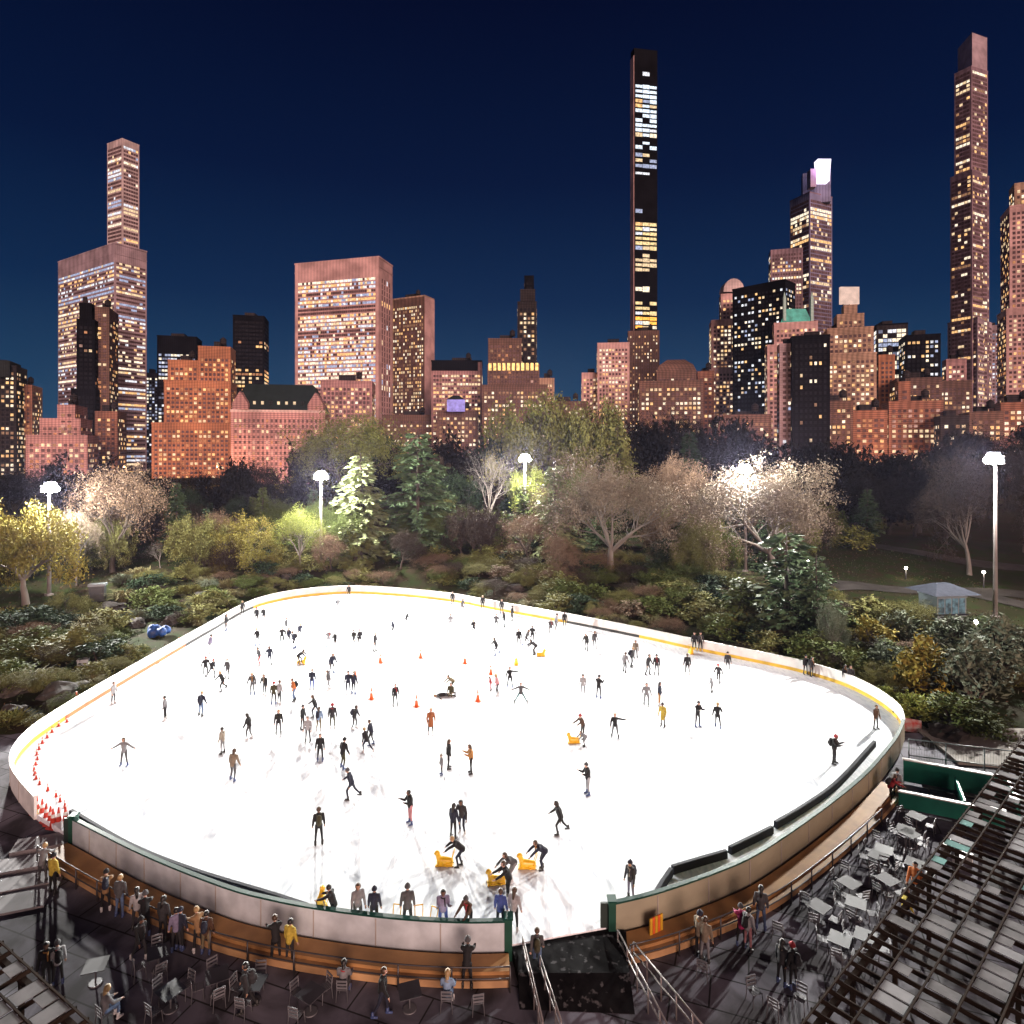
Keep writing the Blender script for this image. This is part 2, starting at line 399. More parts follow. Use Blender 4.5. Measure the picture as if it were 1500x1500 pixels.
# ------------------------------------------------------------------ people
def remesh(mb, vox, smooth=2):
    me = mb.mesh('tmp', MATS.get('skin') or mat('skin', (.55,.33,.24), .6))
    o = bpy.data.objects.new('tmp', me); COL.objects.link(o)
    a = o.modifiers.new('r', 'REMESH'); a.mode = 'VOXEL'; a.voxel_size = vox
    b = o.modifiers.new('s', 'SMOOTH'); b.iterations = smooth; b.factor = .5
    dg = bpy.context.evaluated_depsgraph_get(); dg.update()
    out = bpy.data.meshes.new_from_object(o.evaluated_get(dg))
    bpy.data.objects.remove(o); out.materials.clear()
    for p in out.polygons: p.use_smooth = True
    return out
def caps(mb, a, b, ra, rb):
    mb.tube([a, b], [ra, rb], 10); mb.ball(a, ra, 10, 8); mb.ball(b, rb, 10, 8)
def segd(p, a, b):
    ab = b - a; t = max(0, min(1, (p-a).dot(ab)/max(ab.length_squared, 1e-9))); return (p - a - ab*t).length
def dirv(f, s):         # hanging straight down, swung forward (-Y) by f and outward (+X) by s, degrees
    f, s = R(f), R(s); return Vector((math.sin(s)*math.cos(f)*1.0, -math.sin(f), -math.cos(f)*math.cos(s)))
def mk_pose(name, lean=5, hip=.92, L=((0,4),(0,3)), Rr=((0,4),(0,3)), AL=((5,12),(15,6)), AR=((5,12),(15,6)), coat=0, head=0, seat=False, twist=0, boots=True):
    J = {}
    H = Vector((0,0,hip)); l = R(lean); up = Vector((0,-math.sin(l),math.cos(l))); fw = Vector((0,-math.cos(l),-math.sin(l)))
    ch = H + up*.30; nk = H + up*.52; hd = nk + (up*math.cos(R(head)) + fw*math.sin(R(head)))*.175 + Vector((0,-.02,0))
    bones = [(H+up*.04, ch, .125, .145, 'torso'), (ch, nk-up*.06, .145, .105, 'torso'), (nk-up*.06, hd-Vector((0,0,.06)), .058, .055, 'skin'), (hd+Vector((0,0,.03)), hd-Vector((0,.012,.045)), .098, .078, 'skin')]
    feet, hands = [], []
    for sx, lg, ar in ((1,L,AL),(-1,Rr,AR)):
        hp = H + Vector((sx*.095,0,-.02)); m = lambda v: Vector((v.x*sx, v.y, v.z))
        kn = hp + m(dirv(*lg[0]))*.43; an = kn + m(dirv(*lg[1]))*.42
        bones += [(hp, kn, .088, .06, 'leg'), (kn, an, .06, .042, 'leg'), (H+Vector((0,0,.0)), hp, .12, .09, 'leg')]
        feet.append((an, m(dirv(*lg[1]))))
        sh = nk - up*.07 + Vector((sx*.185,0,0)); el = sh + m(dirv(*ar[0]))*.285; wr = el + m(dirv(*ar[1]))*.25
        hdv = m(dirv(*ar[1])); bones += [(ch+up*.1, sh, .11, .062, 'torso'), (sh, el, .058, .045, 'arm'), (el, wr, .043, .030, 'arm'), (wr, wr+hdv*.09, .030, .034, 'skin')]
        hands.append((wr, hdv, sx))
    # shift so the soles stand on the ground
    low = min(a.z for a, _ in feet) - .115; sh_ = Vector((0,0,-low)) if not seat else Vector((0,0,0))
    bones = [(a+sh_, b+sh_, ra, rb, t) for a, b, ra, rb, t in bones]; hd = hd + sh_
    body = MB()
    for a, b, ra, rb, t in bones: caps(body, a, b, ra, rb)
    for sx in (1,-1): body.ball(hd+Vector((sx*.095,.01,-.01)), .022, 8, 6, 0, (.5,1,1.4))      # ears
    body.ball(hd+Vector((0,-.102,-.015)), .020, 8, 6, 0, (.8,1,1.3))                            # nose
    body.ball(hd+Vector((0,-.088,-.075)), .022, 8, 6, 0, (1.3,.8,.7))                           # chin and lips
    me = remesh(body, .021)
    # fingers and eyes stay crisp: added to the same mesh
    ex = MB(); ex.v = [tuple(v.co) for v in me.vertices]; ex.f = [tuple(p.vertices) for p in me.polygons]
    for p in me.polygons:
        c = p.center; t = min(bones, key=lambda b: segd(c, b[0], b[1]) - .5*(b[2]+b[3]))[4]
        ex.m.append({'skin':0,'leg':1,'torso':2,'arm':2}[t]); ex.sm.append(True)
    for wr, hv, sx in hands:
        wr = wr + sh_; side = Vector((1,0,0)) if abs(hv.x) < .8 else Vector((0,0,1)); side = (side - hv*side.dot(hv)).normalized(); pal = hv.cross(side)*sx
        for k, ln in enumerate((.062,.075,.07,.055)):
            b0 = wr + hv*.10 + side*((k-1.5)*.017); b1 = b0 + hv*ln*.55 + pal*.008; b2 = b1 + hv*ln*.35 + pal*.022
            ex.tube([b0 - hv*.03, b0, b1, b2], [.009,.009,.0085,.006], 5)
        b0 = wr + hv*.045 + side*.026*1; ex.tube([b0 - side*.01, b0 + side*.025 + hv*.02, b0 + side*.03 + hv*.05 + pal*.012], [.011,.010,.007], 5)
    for sx in (1,-1): ex.ball(hd+Vector((sx*.035,-.090,.012)), .011, 6, 4, 3)
    ex.ball(hd+Vector((0,-.100,-.062)), .012, 6, 4, 4, (1.8,.5,.45))
    bm_ = ex.mesh('body', [mat('skin', (.55,.33,.24)), MATS['skin'], MATS['skin'], mat('eye_dark', (.02,.015,.01), .3, var=0), mat('lips', (.42,.16,.14), .5, var=0)])
    # jacket: a looser shell over torso and arms, open at neck, hem and cuffs
    jk = MB(); hip_ = H + sh_
    for a, b, ra, rb, t in bones:
        if t == 'torso': caps(jk, a, b, ra+.022, rb+.022)
        if t == 'arm': caps(jk, a, b, ra+.022, rb+.020)
    caps(jk, hip_+up*.10, hip_-up*.02, .150, .158)
    if coat: caps(jk, hip_, hip_ + Vector((0,.0,-.30)), .165, .19)
    caps(jk, nk+sh_-up*.07, nk+sh_-up*.015, .085, .075)
    jm = remesh(jk, .024, 3)
    # hair styles
    hair = {}
    def cap_(r, cut, low):
        h = MB(); nu, nv = 14, 9
        for i in range(nv+1):
            for j in range(nu):
                a, b = PI*i/nv, 2*PI*j/nu; d = Vector((math.sin(a)*math.cos(b), math.sin(a)*math.sin(b), math.cos(a)))
                p = hd + Vector((0,.012,.012)) + Vector((d.x*r*.96, d.y*r*1.08, d.z*r*1.05)); h.v.append(tuple(p))
        for i in range(nv):
            for j in range(nu):
                idx = (i*nu+j,(i+1)*nu+j,(i+1)*nu+(j+1)%nu,i*nu+(j+1)%nu)
                c = sum((Vector(h.v[k]) for k in idx), Vector())/4 - hd
                if c.z < low or (c.y < -.045 and c.z < cut): continue
                h.f.append(idx); h.m.append(0); h.sm.append(True)
        return h
    hair['short'] = cap_(.116, .055, -.05).mesh('hair', MATS['skin'])
    h = cap_(.120, .055, -.11); caps(h, hd+Vector((0,.07,-.02)), hd+Vector((0,.13,-.27)), .085, .055); hair['long'] = h.mesh('hair', MATS['skin'])
    h = cap_(.124, .035, -.015); h.ball(hd+Vector((0,.03,.145)), .038, 8, 6); hair['hat'] = h.mesh('hair', MATS['skin'])
    sk = []
    for an, d in feet:
        an = an + sh_; b = MB(); f2 = Vector((0,-1,0))
        caps(b, an+Vector((0,.0,.09)), an+Vector((0,.0,-.02)), .062, .058); caps(b, an+Vector((0,.03,-.045)), an+Vector((0,-.15,-.055)), .052, .042)
        s0 = len(b.f)
        if boots: b.box(an.x-.007, an.x+.007, an.y-.21, an.y+.09, an.z-.15+.035, an.z-.09, 1)
        sk.append(b.mesh('skate' if boots else 'shoe', [MATS['skin'], mat('blade_steel', (.5,.5,.52), .25, metal=1)]))
    NK = nk + sh_; CHp = ch + sh_
    sc_ = MB(); ring = [NK - up*.045 + Vector((.098*math.cos(a*PI/8), .098*math.sin(a*PI/8), .012*math.sin(a*PI/4))) for a in range(17)]; sc_.tube(ring, .034, 7); caps(sc_, NK+Vector((.05,-.10,-.05)), NK+fw*.02+Vector((.07,-.14,-.30))-up*.02, .032, .026)
    bp_ = MB(); caps(bp_, CHp-fw*.20+up*.10, CHp-fw*.21-up*.14, .125, .135); caps(bp_, CHp-fw*.31-up*.10, CHp-fw*.30-up*.02, .08, .07)
    for sx in (1,-1): bp_.tube([CHp-fw*.16+up*.16+Vector((sx*.10,0,0)), CHp+up*.22+Vector((sx*.11,0,0)), CHp+fw*.185+up*.08+Vector((sx*.11,0,0)), CHp+fw*.15-up*.12+Vector((sx*.13,0,0))], .022, 6)
    extra = {'scarf': sc_.mesh('scarf', [MATS['skin']]), 'backpack': bp_.mesh('backpack', [MATS['skin']])}
    return dict(extra=extra, body=bm_, jacket=jm, hair=hair, feet=sk, fn='skate' if boots else 'shoe', name=name)
POSE = {
 'stand': mk_pose('stand', 3, L=((2,5),(-2,4)), Rr=((-1,5),(-3,4))),
 'glide': mk_pose('glide', 12, L=((18,6),(-12,4)), Rr=((2,6),(-18,4)), AL=((8,22),(25,12)), AR=((-5,24),(20,14))),
 'stride': mk_pose('stride', 18, L=((32,4),(-10,2)), Rr=((-20,12),(-42,12)), AL=((-25,20),(5,12)), AR=((30,18),(55,8))),
 'arms_out': mk_pose('arms_out', 6, L=((5,9),(-3,8)), Rr=((2,9),(-5,8)), AL=((5,62),(5,66)), AR=((8,58),(8,62))),
 'phone': mk_pose('phone', 4, L=((4,6),(-4,4)), Rr=((0,6),(-4,4)), AL=((35,8),(120,-18)), AR=((35,8),(118,-16)), head=14),
 'push': mk_pose('push', 52, L=((38,6),(-10,4)), Rr=((22,6),(-16,4)), AL=((62,8),(50,2)), AR=((62,8),(50,2)), head=-25),
 'point': mk_pose('point', 6, L=((10,10),(-8,9)), Rr=((-2,10),(-10,9)), AL=((4,86),(4,88)), AR=((10,20),(30,5))),
 'coat': mk_pose('coat', 4, L=((6,4),(-4,3)), Rr=((-4,5),(-9,4)), AL=((6,14),(35,2)), AR=((6,14),(30,2)), coat=1),
 'wide': mk_pose('wide', 4, L=((2,30),(0,28)), Rr=((2,30),(0,28)), AL=((5,70),(15,76)), AR=((5,66),(10,70))),
 'sit': mk_pose('sit', 6, hip=.56, L=((86,10),(4,6)), Rr=((86,10),(-4,6)), AL=((25,10),(75,-10)), AR=((28,10),(80,-10)), seat=True, boots=False, head=8),
 'lean': mk_pose('lean', 22, L=((8,5),(0,4)), Rr=((4,5),(-2,4)), AL=((58,10),(70,6)), AR=((58,10),(70,6)), head=-8, boots=False),
 'walk': mk_pose('walk', 4, L=((20,3),(2,2)), Rr=((-16,3),(-28,2)), AL=((-16,10),(0,6)), AR=((18,10),(30,6)), boots=False),
}
CL = {'black':(.012,.012,.015),'navy':(.018,.025,.06),'grey':(.13,.13,.14),'darkgrey':(.045,.045,.052),'white':(.62,.62,.64),'lightgrey':(.36,.36,.38),'cream':(.52,.46,.36),
      'beige':(.38,.30,.21),'tan':(.34,.20,.09),'olive':(.09,.085,.035),'orange':(.62,.17,.03),'ochre':(.48,.22,.05),'rust':(.36,.11,.03),'brown':(.13,.06,.03),'blue':(.05,.09,.34),'jeans':(.12,.19,.34),
      'teal':(.05,.20,.22),'red':(.45,.03,.04),'pink':(.62,.28,.30),'magenta':(.5,.03,.15),'lavender':(.36,.32,.5),'yellow':(.62,.47,.06),'khaki':(.30,.24,.13),'lightblue':(.28,.42,.62)}
CLM = {k: mat('cloth_' + k, tuple(x*(.5 if max(v)-min(v) < .2 else .72) for x in v), .85, scale=6, var=.3) for k, v in CL.items()}
SKINS = [mat('skin_light', (.58,.36,.27), .55), mat('skin_tan', (.40,.23,.15), .55), mat('skin_deep', (.14,.07,.045), .55)]
HAIRS = {'black hair': mat('hair_black', (.012,.010,.009), .5), 'brown hair': mat('hair_brown', (.06,.032,.016), .5), 'blond hair': mat('hair_blond', (.38,.25,.11), .5)}
BOOT = [mat('boot_white', (.6,.6,.6), .5), mat('boot_black', (.02,.02,.02), .5), mat('boot_blue', (.05,.08,.2), .5)]
POSEW = {'stand':'standing','glide':'gliding','stride':'striding','arms_out':'with arms held out','phone':'holding a phone up','push':'bent over pushing','point':'pointing with one arm','coat':'in a long coat',
         'wide':'with legs wide apart','sit':'sitting','lean':'leaning forward','walk':'walking'}
PEOPLE = []
def person(px, py, top='black', legs='black', pose='stand', rz=0, h=1.72, z=0.0, where='on the ice', group='skaters on the ice', hair=None, label=None, pos=None):
    p = POSE[pose]; r = rnd
    loc = pos if pos is not None else G(px, py, z)
    style = r.choice(['short','short','long','hat']) if hair is None else hair
    root = link('person', p['body'], None, loc, R(rz)); s = h/1.72*1.07; root.scale = (s, s, s)
    sk = r.choice([0,0,0,1,1,2]); hc = 'black hair' if sk == 2 else r.choice(['black hair','brown hair','brown hair','blond hair'])
    if z == TZ and pose != 'sit' and not 'ramp' in where:
        for _ in range(40):
            if ring_dist(loc.x, loc.y) > 2.05: break
            loc += Vector((.08,-.10,0)) if loc.x > 0 else Vector((-.04,-.12,0))
    if label and 'blond' in label: hc = 'blond hair'
    def setm(o, i, m): o.material_slots[i].link = 'OBJECT'; o.material_slots[i].material = m
    setm(root, 0, SKINS[sk]); setm(root, 1, CLM[legs]); setm(root, 2, CLM['darkgrey'])
    if not p['jacket'].materials: p['jacket'].materials.append(CLM['black'])
    j = link('coat' if pose == 'coat' else 'jacket', p['jacket'], root); setm(j, 0, CLM[top])
    hn = link('knit_hat' if style == 'hat' else 'hair', p['hair'][style], root)
    hatc = r.choice(['black','grey','red','navy','cream']); setm(hn, 0, CLM[hatc] if style == 'hat' else HAIRS[hc])
    if h > 1.4 and r.random() < .26: setm(link('scarf', p['extra']['scarf'], root), 0, CLM[r.choice(['red','cream','grey','navy','ochre','black'])])
    if h > 1.4 and pose in ('stand','glide','walk','lean','phone') and r.random() < .2: setm(link('backpack', p['extra']['backpack'], root), 0, CLM[r.choice(['black','navy','olive','darkgrey'])])
    bt = r.choice(BOOT)
    for f in p['feet']: setm(link(p['fn'], f, root), 0, bt)
    nm = lambda c: {'lightgrey':'light grey','darkgrey':'dark grey','jeans':'blue denim','lightblue':'light blue'}.get(c, c)
    garment = 'coat' if pose == 'coat' else 'jacket'
    lab = label or 'person in %s %s, %s trousers, %s %s' % (nm(top), garment, nm(legs), POSEW[pose] if pose != 'coat' else 'standing', where)
    if len(lab.split()) > 16: lab = lab.replace(' trousers,', '', 1) if ' trousers,' in lab else lab
    if len(lab.split()) > 16: lab = ' '.join(lab.replace(' on the ',' on ').replace(' in the ',' in ').replace(' of the ',' of ').split()[:16])
    tag(root, lab, 'person', group); PEOPLE.append(root); return root

def where(px, py):
    if px > 1090: return 'on the open right end of the ice'
    if py < 925 and px > 640: return 'along the far right boards'
    if py < 930: return 'on the far left ice'
    if py < 965: return 'behind the ring of cones' if px > 530 else 'left of the far cones'
    if px < 345: return 'near the long left boards' if py < 1035 else 'on the empty left ice'
    if px < 545: return 'in the crowd left of the cones' if py < 1035 else 'in the crowd at centre left'
    if px < 840: return 'near the ring of orange cones' if py < 1040 else 'on the middle near ice'
    return 'on the right half of the ice'
SK = [  # foot pixel, jacket, trousers, pose, turn
 (166,1031,'white','grey','stand',90),(242,1055,'lightgrey','black','stand',-60),(294,1049,'navy','jeans','glide',160),(182,1122,'lightgrey','grey','arms_out',0),(326,1104,'cream','lightgrey','stand',-90),
 (341,1144,'beige','grey','glide',170),(365,1083,'black','grey','glide',-90),(408,1076,'black','grey','stand',20),(301,991,'black','black','glide',30),(310,993,'black','darkgrey','stride',60),
 (333,994,'grey','black','stand',0),(326,1012,'black','black','stride',-30),(307,957,'lavender','lightgrey','glide',120),(331,924,'black','grey','stand',90),(355,901,'darkgrey','black','stand',60),
 (376,914,'black','black','stand',0),(386,912,'black','darkgrey','stand',0),(377,946,'black','grey','glide',-120),(380,975,'grey','red','glide',-40),(395,975,'navy','navy','glide',0),
 (419,928,'grey','darkgrey','stand',100),(413,944,'black','black','glide',20),(423,944,'navy','black','stand',160),(431,950,'navy','black','glide',-70),(439,936,'navy','black','stride',30),
 (437,975,'black','black','push',90),(370,1018,'grey','grey','glide',10),(388,1019,'black','darkgrey','glide',-20),(401,1032,'olive','black','stand',180),(409,1032,'white','black','stand',150),
 (431,1027,'orange','jeans','glide',-60),(481,948,'lightgrey','lightgrey','glide',30),(491,950,'black','black','stand',-30),(457,1012,'navy','blue','stand',180),(486,987,'navy','grey','glide',40),
 (482,1011,'grey','lightgrey','glide',-60),(443,1068,'black','darkgrey','stand',70),(462,1050,'black','navy','stride',-70),(467,1071,'lightblue','khaki','stand',170),(451,1087,'white','grey','stand',10),
 (487,1068,'darkgrey','olive','stand',190),(519,1068,'black','grey','glide',80),(537,1103,'black','navy','stride',-120),(544,1092,'navy','black','glide',-100),(469,1115,'black','black','stand',0),
 (502,1126,'black','olive','glide',150),(515,1171,'navy','navy','stride',-90),(467,1238,'black','black','stand',-150),(495,896,'lightgrey','grey','glide',90),(511,875,'black','black','stand',0),
 (518,948,'darkgrey','black','stand',-20),(527,948,'black','black','stand',40),(510,1016,'navy','navy','stand',10),(518,1017,'navy','black','stand',170),(549,954,'darkgrey','darkgrey','stand',60),
 (576,931,'navy','black','glide',-100),(595,917,'black','grey','stride',110),(663,886,'black','black','stand',0),(677,897,'grey','darkgrey','glide',50),(707,893,'black','black','stand',0),
 (660,923,'lightgrey','lightgrey','stand',0),(694,932,'black','darkgrey','phone',-30),(727,923,'grey','darkgrey','glide',0),(739,919,'black','navy','glide',-60),(750,909,'black','black','stand',80),
 (735,899,'darkgrey','black','stand',0),(727,960,'black','navy','stride',-50),(760,948,'black','darkgrey','stand',10),(771,946,'grey','darkgrey','stride',100),(780,942,'black','black','glide',-10),
 (785,960,'darkgrey','black','push',-90),(747,1007,'black','black','point',0),(763,1030,'grey','teal','wide',0),(729,1019,'pink','grey','glide',-80),(579,1034,'black','black','stand',30),
 (631,1076,'rust','black','coat',20),(657,1126,'black','black','stand',100),(690,1133,'ochre','black','phone',-80),(807,931,'grey','grey','stand',0),(814,923,'lightgrey','grey','glide',90),
 (827,919,'black','black','stand',0),(859,953,'darkgrey','black','glide',-20),(871,950,'grey','grey','stand',20),(854,1019,'white','lightgrey','stand',0),(877,1023,'black','darkgrey','phone',150),
 (915,985,'lightgrey','black','glide',150),(925,977,'grey','black','glide',110),(931,964,'beige','grey','stand',0),(949,989,'darkgrey','grey','glide',40),(962,989,'darkgrey','grey','stand',-10),
 (1007,989,'black','darkgrey','stand',180),(1053,1000,'darkgrey','darkgrey','stride',-40),(1066,984,'darkgrey','grey','stand',0),(947,1034,'lightgrey','grey','glide',0),(966,1034,'navy','ochre','stand',60),
 (971,1065,'yellow','grey','coat',-20),(1022,1065,'black','darkgrey','phone',20),(1051,1066,'black','black','stride',150),(901,1081,'black','grey','point',0),(854,1082,'brown','darkgrey','lean',-60),
 (861,1164,'black','white','phone',-70),(821,1222,'black','black','stride',-80),(1017,953,'black','black','stand',0),(1026,954,'darkgrey','black','stand',0),(1180,988,'black','darkgrey','stand',0),
 (1189,991,'darkgrey','black','stand',20),(1238,1004,'black','darkgrey','stand',0),(1246,1006,'darkgrey','darkgrey','stand',0),(1222,1119,'black','darkgrey','phone',40),(1283,1068,'brown','black','stand',20),
 (664,1228,'navy','black','stand',150),(677,1222,'darkgrey','navy','glide',-20),(677,1271,'black','navy','push',-90),(798,1274,'navy','navy','push',-80),(753,1292,'grey','lightgrey','push',-70),
 (745,1318,'black','black','lean',-60),(601,1207,'black','pink','phone',-60),(924,1318,'darkgrey','lavender','stand',-60),
 (489,1357,'black','black','lean',-100),(524,1358,'lightgrey','grey','stand',20),(548,1360,'navy','black','stand',180),(597,1362,'grey','darkgrey','stand',180),(649,1366,'lavender','blue','phone',10),
 (687,1368,'brown','black','lean',-30),(733,1364,'blue','navy','stand',160),(753,1364,'white','black','stand',170),
]
for px, py, t, lg, po, rz in SK:
    nb = py > 1335
    if po == 'lean' and not nb: po2 = 'lean'
    person(px, py, t, lg, po, rz + rnd.uniform(-15,15), rnd.uniform(1.62,1.82), where='just inside the near boards' if nb else where(px,py), hair='long' if (px,py) in ((821,1222),(753,1292),(631,1076)) else None)
for px, py, t, lg, po, h in ((647,1135,'lightgrey','grey','stand',1.2),(858,1094,'lightgrey','lightgrey','push',1.25),(1043,1014,'lightgrey','grey','glide',1.15),(719,1012,'red','pink','glide',1.15)):
    person(px, py, t, lg, po, rnd.uniform(-90,0), h, where=where(px,py), label='child in %s jacket %s %s' % (t.replace('lightgrey','light grey'), POSEW[po], where(px,py)))
# the two at the centre of the cones: one lying, one kneeling beside
a = person(0,0,'darkgrey','black','arms_out',0,1.72,label='person lying on the ice inside the ring of cones',pos=G(668,1019)+Vector((0,0,.14))); a.rotation_euler = (R(90),0,R(-85))
b = person(0,0,'olive','khaki','sit',0,1.7,label='person in olive jacket sitting low inside the ring of cones',pos=G(660,1019)+Vector((0,.2,-.38)))
person(664,1013,'khaki','olive','push',-60,1.6,label='person in khaki jacket bending down inside the ring of cones')
# spectators
SPEC = [(401,1412,'black','black','lean',180),(428,1413,'yellow','darkgrey','stand',170),(64,1290,'lightgrey','grey','lean',200),(76,1302,'yellow','black','stand',190),(154,1332,'tan','black','lean',200),(172,1345,'grey','jeans','stand',200),
 (198,1362,'white','darkgrey','stand',200),(216,1366,'black','black','lean',190),(240,1372,'darkgrey','black','stand',200),(255,1385,'lavender','darkgrey','stand',195),(266,1384,'navy','black','stand',190),(288,1392,'tan','black','lean',190),(301,1394,'brown','khaki','stand',190),
 (72,1443,'black','black','walk',60),(82,1436,'white','black','stand',200),(787,1424,'grey','jeans','walk',170),(1022,1403,'beige','darkgrey','stand',150),(1036,1410,'beige','lightgrey','stand',150),
 (1082,1388,'magenta','black','lean',150),(1092,1392,'white','pink','stand',140),(1113,1362,'grey','jeans','stand',140),(1323,1358,'yellow','darkgrey','walk',100),(1340,1322,'orange','black','walk',-80),
 (1160,1448,'black','black','stand',200),(1147,1443,'darkgrey','black','stand',100),(1304,1176,'red','black','lean',90),(1311,1172,'white','darkgrey','stand',90),(688,1450,'black','black','lean',180)]
for px, py, t, lg, po, rz in SPEC:
    rz += rnd.uniform(-35,35); px += rnd.uniform(-4,4); py += rnd.uniform(-3,9) if px < 330 else 0
    if px < 330: w_ = 'at the railing of the left terrace' if px > 120 else 'at the corner of the left terrace'
    elif px < 720: w_ = 'at the railing below the near boards'
    elif px < 820: w_ = 'on the ramp below the ice entrance'
    elif px < 1120: w_ = 'at the railing right of the entrance'
    elif px < 1200: w_ = 'beside the terrace chairs at lower right'
    elif py < 1200: w_ = 'beside the green players enclosure'
    else: w_ = 'beside the pergola at the right'
    person(px, py, t, lg, po, rz, rnd.uniform(1.6,1.8), z=TZ, where=w_, group='spectators on the terrace')
unique(PEOPLE)
# ------------------------------------------------------------------ skating aids (yellow seal shaped push sleds)
YEL = mat('plastic_yellow', (.80,.46,.015), .35, scale=3, var=.12); DARKP = mat('plastic_dark', (.03,.03,.03), .4)
def mk_aid():
    r = empty('skating_aid')
    m = MB()                                     # low hull, head at -X, seat and push bar at +X
    m.box(-.62,.50,-.26,.26,.03,.10); caps(m, Vector((-.30,0,.28)), Vector((.34,0,.24)), .25, .20)
    caps(m, Vector((-.36,0,.34)), Vector((-.48,0,.66)), .19, .14); m.ball((-.50,0,.72), .165, 12, 8, 0, (1.1,.95,.95)); m.ball((-.64,0,.68), .075, 10, 6)
    for s in (1,-1): caps(m, Vector((-.1,s*.22,.14)), Vector((.2,s*.36,.10)), .07, .04)
    me = remesh(m, .03, 3); me.materials.append(YEL); link('hull', me, r)
    for s in (1,-1):
        m = MB(); m.tube([(.36,s*.2,.2),(.50,s*.22,.62),(.58,s*.22,.86)], .026, 8); m.build('push_bar', YEL, r)
    m = MB(); m.tube([(.585,-.24,.87),(.585,.24,.87)], .03, 8); m.build('grip', YEL, r)
    for s in (1,-1):
        m = MB(); m.ball((-.60,s*.095,.77), .024, 8, 5); m.build('eye', DARKP, r)
        m = MB(); m.box(-.62,.56,s*.2-.025,s*.2+.025,.0,.03); m.build('runner', DARKP, r)
    return r
AID = mk_aid(); AIDS = []
for i, (px, py, rz, lab) in enumerate(((652,1267,0,'yellow seal shaped skating aid pushed by the bent navy skater'),(773,1271,0,'yellow skating aid pushed by the skater bending right of centre'),
   (728,1294,10,'yellow skating aid in front of the two skaters nearest the entrance'),(841,1088,5,'yellow skating aid pushed by an adult and child'),(470,1350,95,'yellow skating aid standing on end by the near boards'),
   (577,1360,80,'yellow skating aid just inside the boards left of the grey person'),(614,1361,100,'yellow skating aid just inside the boards right of the grey person'),(628,1363,60,'pale yellow skating aid by the near boards, rightmost of the parked ones'),
   (441,973,180,'yellow skating aid among the skaters at far left'),(792,961,180,'yellow skating aid behind the cones, farther right one'),(756,973,90,'yellow skating aid just behind the cones near the middle'),(1012,957,90,'yellow skating aid parked against the far right boards'))):
    o = AID if i == 0 else copy_tree(AID); o.location = G(px, py); o.rotation_euler = (0,0,R(rz)); o.scale = (.8,.8,.85); tag(o, lab, 'skating aid', 'yellow skating aids')
    if i == 4: o.rotation_euler = (0, R(62), R(95)); o.location.z = .62
# ------------------------------------------------------------------ cones
CO = mat('cone_orange', (.75,.13,.03), .5, scale=3); CR = mat('cone_red', (.58,.05,.03), .5, scale=3); CW = mat('cone_collar', (.8,.8,.78), .4)
def mk_cone(m_):
    r = empty('traffic_cone'); m = MB(); m.tube([(0,0,.04),(0,0,.94)], [.165,.035], 14); m.build('cone', m_, r)
    m = MB(); m.box(-.23,.23,-.23,.23,0,.045); m.build('base', m_, r)
    m = MB(); m.tube([(0,0,.50),(0,0,.66)], [.106,.083], 14, caps=False); m.build('collar', CW, r); return r
C1, C2 = mk_cone(CO), mk_cone(CR); k1 = k2 = 0; CONES = []
def cone(px, py, red, lab, s=1.0, z=0.0):
    global k1, k2
    if red: o = C2 if k2 == 0 else copy_tree(C2); k2 += 1
    else: o = C1 if k1 == 0 else copy_tree(C1); k1 += 1
    o.location = G(px, py, z); o.rotation_euler = (0,0,rnd.uniform(0,1.5)); o.scale = (s,s,s)
    tag(o, lab, 'traffic cone', 'red cones at the left end' if red else 'orange cones on the ice'); CONES.append(o)
for px, py in ((557,971),(616,964),(681,972),(719,988),(520,991),(544,1024),(610,1035),(700,1027)): cone(px,py,0,'orange traffic cone in the ring at the middle of the ice',1.05)
for px, py in ((185,993),(228,972),(262,947),(112,1030)): cone(px,py,0,'orange traffic cone against the long left boards')
for px, py in ((98,1058),(86,1064),(76,1073),(69,1081),(62,1089),(57,1098),(54,1106),(55,1113),(52,1121),(50,1129),(51,1135),(53,1141),(58,1149),(70,1158),(82,1167),(88,1174),(95,1182)): cone(px,py,1,'small red cone in the curving row at the left end of the ice',.5)
for px, py in ((54,1192),(62,1197),(68,1204),(74,1208),(78,1212),(86,1210),(96,1208)): cone(px,py,1,'tall red cone in the cluster closing the left gate',1.15,-.3)
unique(CONES)
# ------------------------------------------------------------------ terrace furniture
CHM = mat('chair_metal', (.16,.16,.175), .5, metal=.3); TBM = mat('table_metal', (.075,.075,.085), .6, spec=.2); TBD = mat('table_dark', (.05,.055,.065), .4)
def mk_chair():
    r = empty('bistro_chair')
    m = MB()
    for i in range(7): m.box(-.21,.21,-.21+i*.06,-.165+i*.06,.44,.46)
    m.build('seat', CHM, r); m = MB(); m.box(-.2,.2,.19,.215,.52,.60); m.box(-.2,.2,.205,.23,.66,.74); m.box(-.2,.2,.22,.245,.80,.88); m.build('backrest', CHM, r)
    for sx in (1,-1):
        for sy, top in ((-1,.45),(1,.88)):
            m = MB(); m.tube([(sx*.23,sy*.23,0),(sx*.20,sy*.19,.45),(sx*.20,sy*.23,top)], .018, 6); m.build('leg', CHM, r)
    return r
def mk_table(mt):
    r = empty('bistro_table'); m = MB(); m.box(-.42,.42,-.42,.42,.71,.74); m.build('table_top', mt, r)
    m = MB(); m.tube([(0,0,.03),(0,0,.71)], .035, 8); m.build('stem', CHM, r); m = MB(); m.tube([(0,0,0),(0,0,.03)], [.28,.25], 14); m.build('base', CHM, r); return r
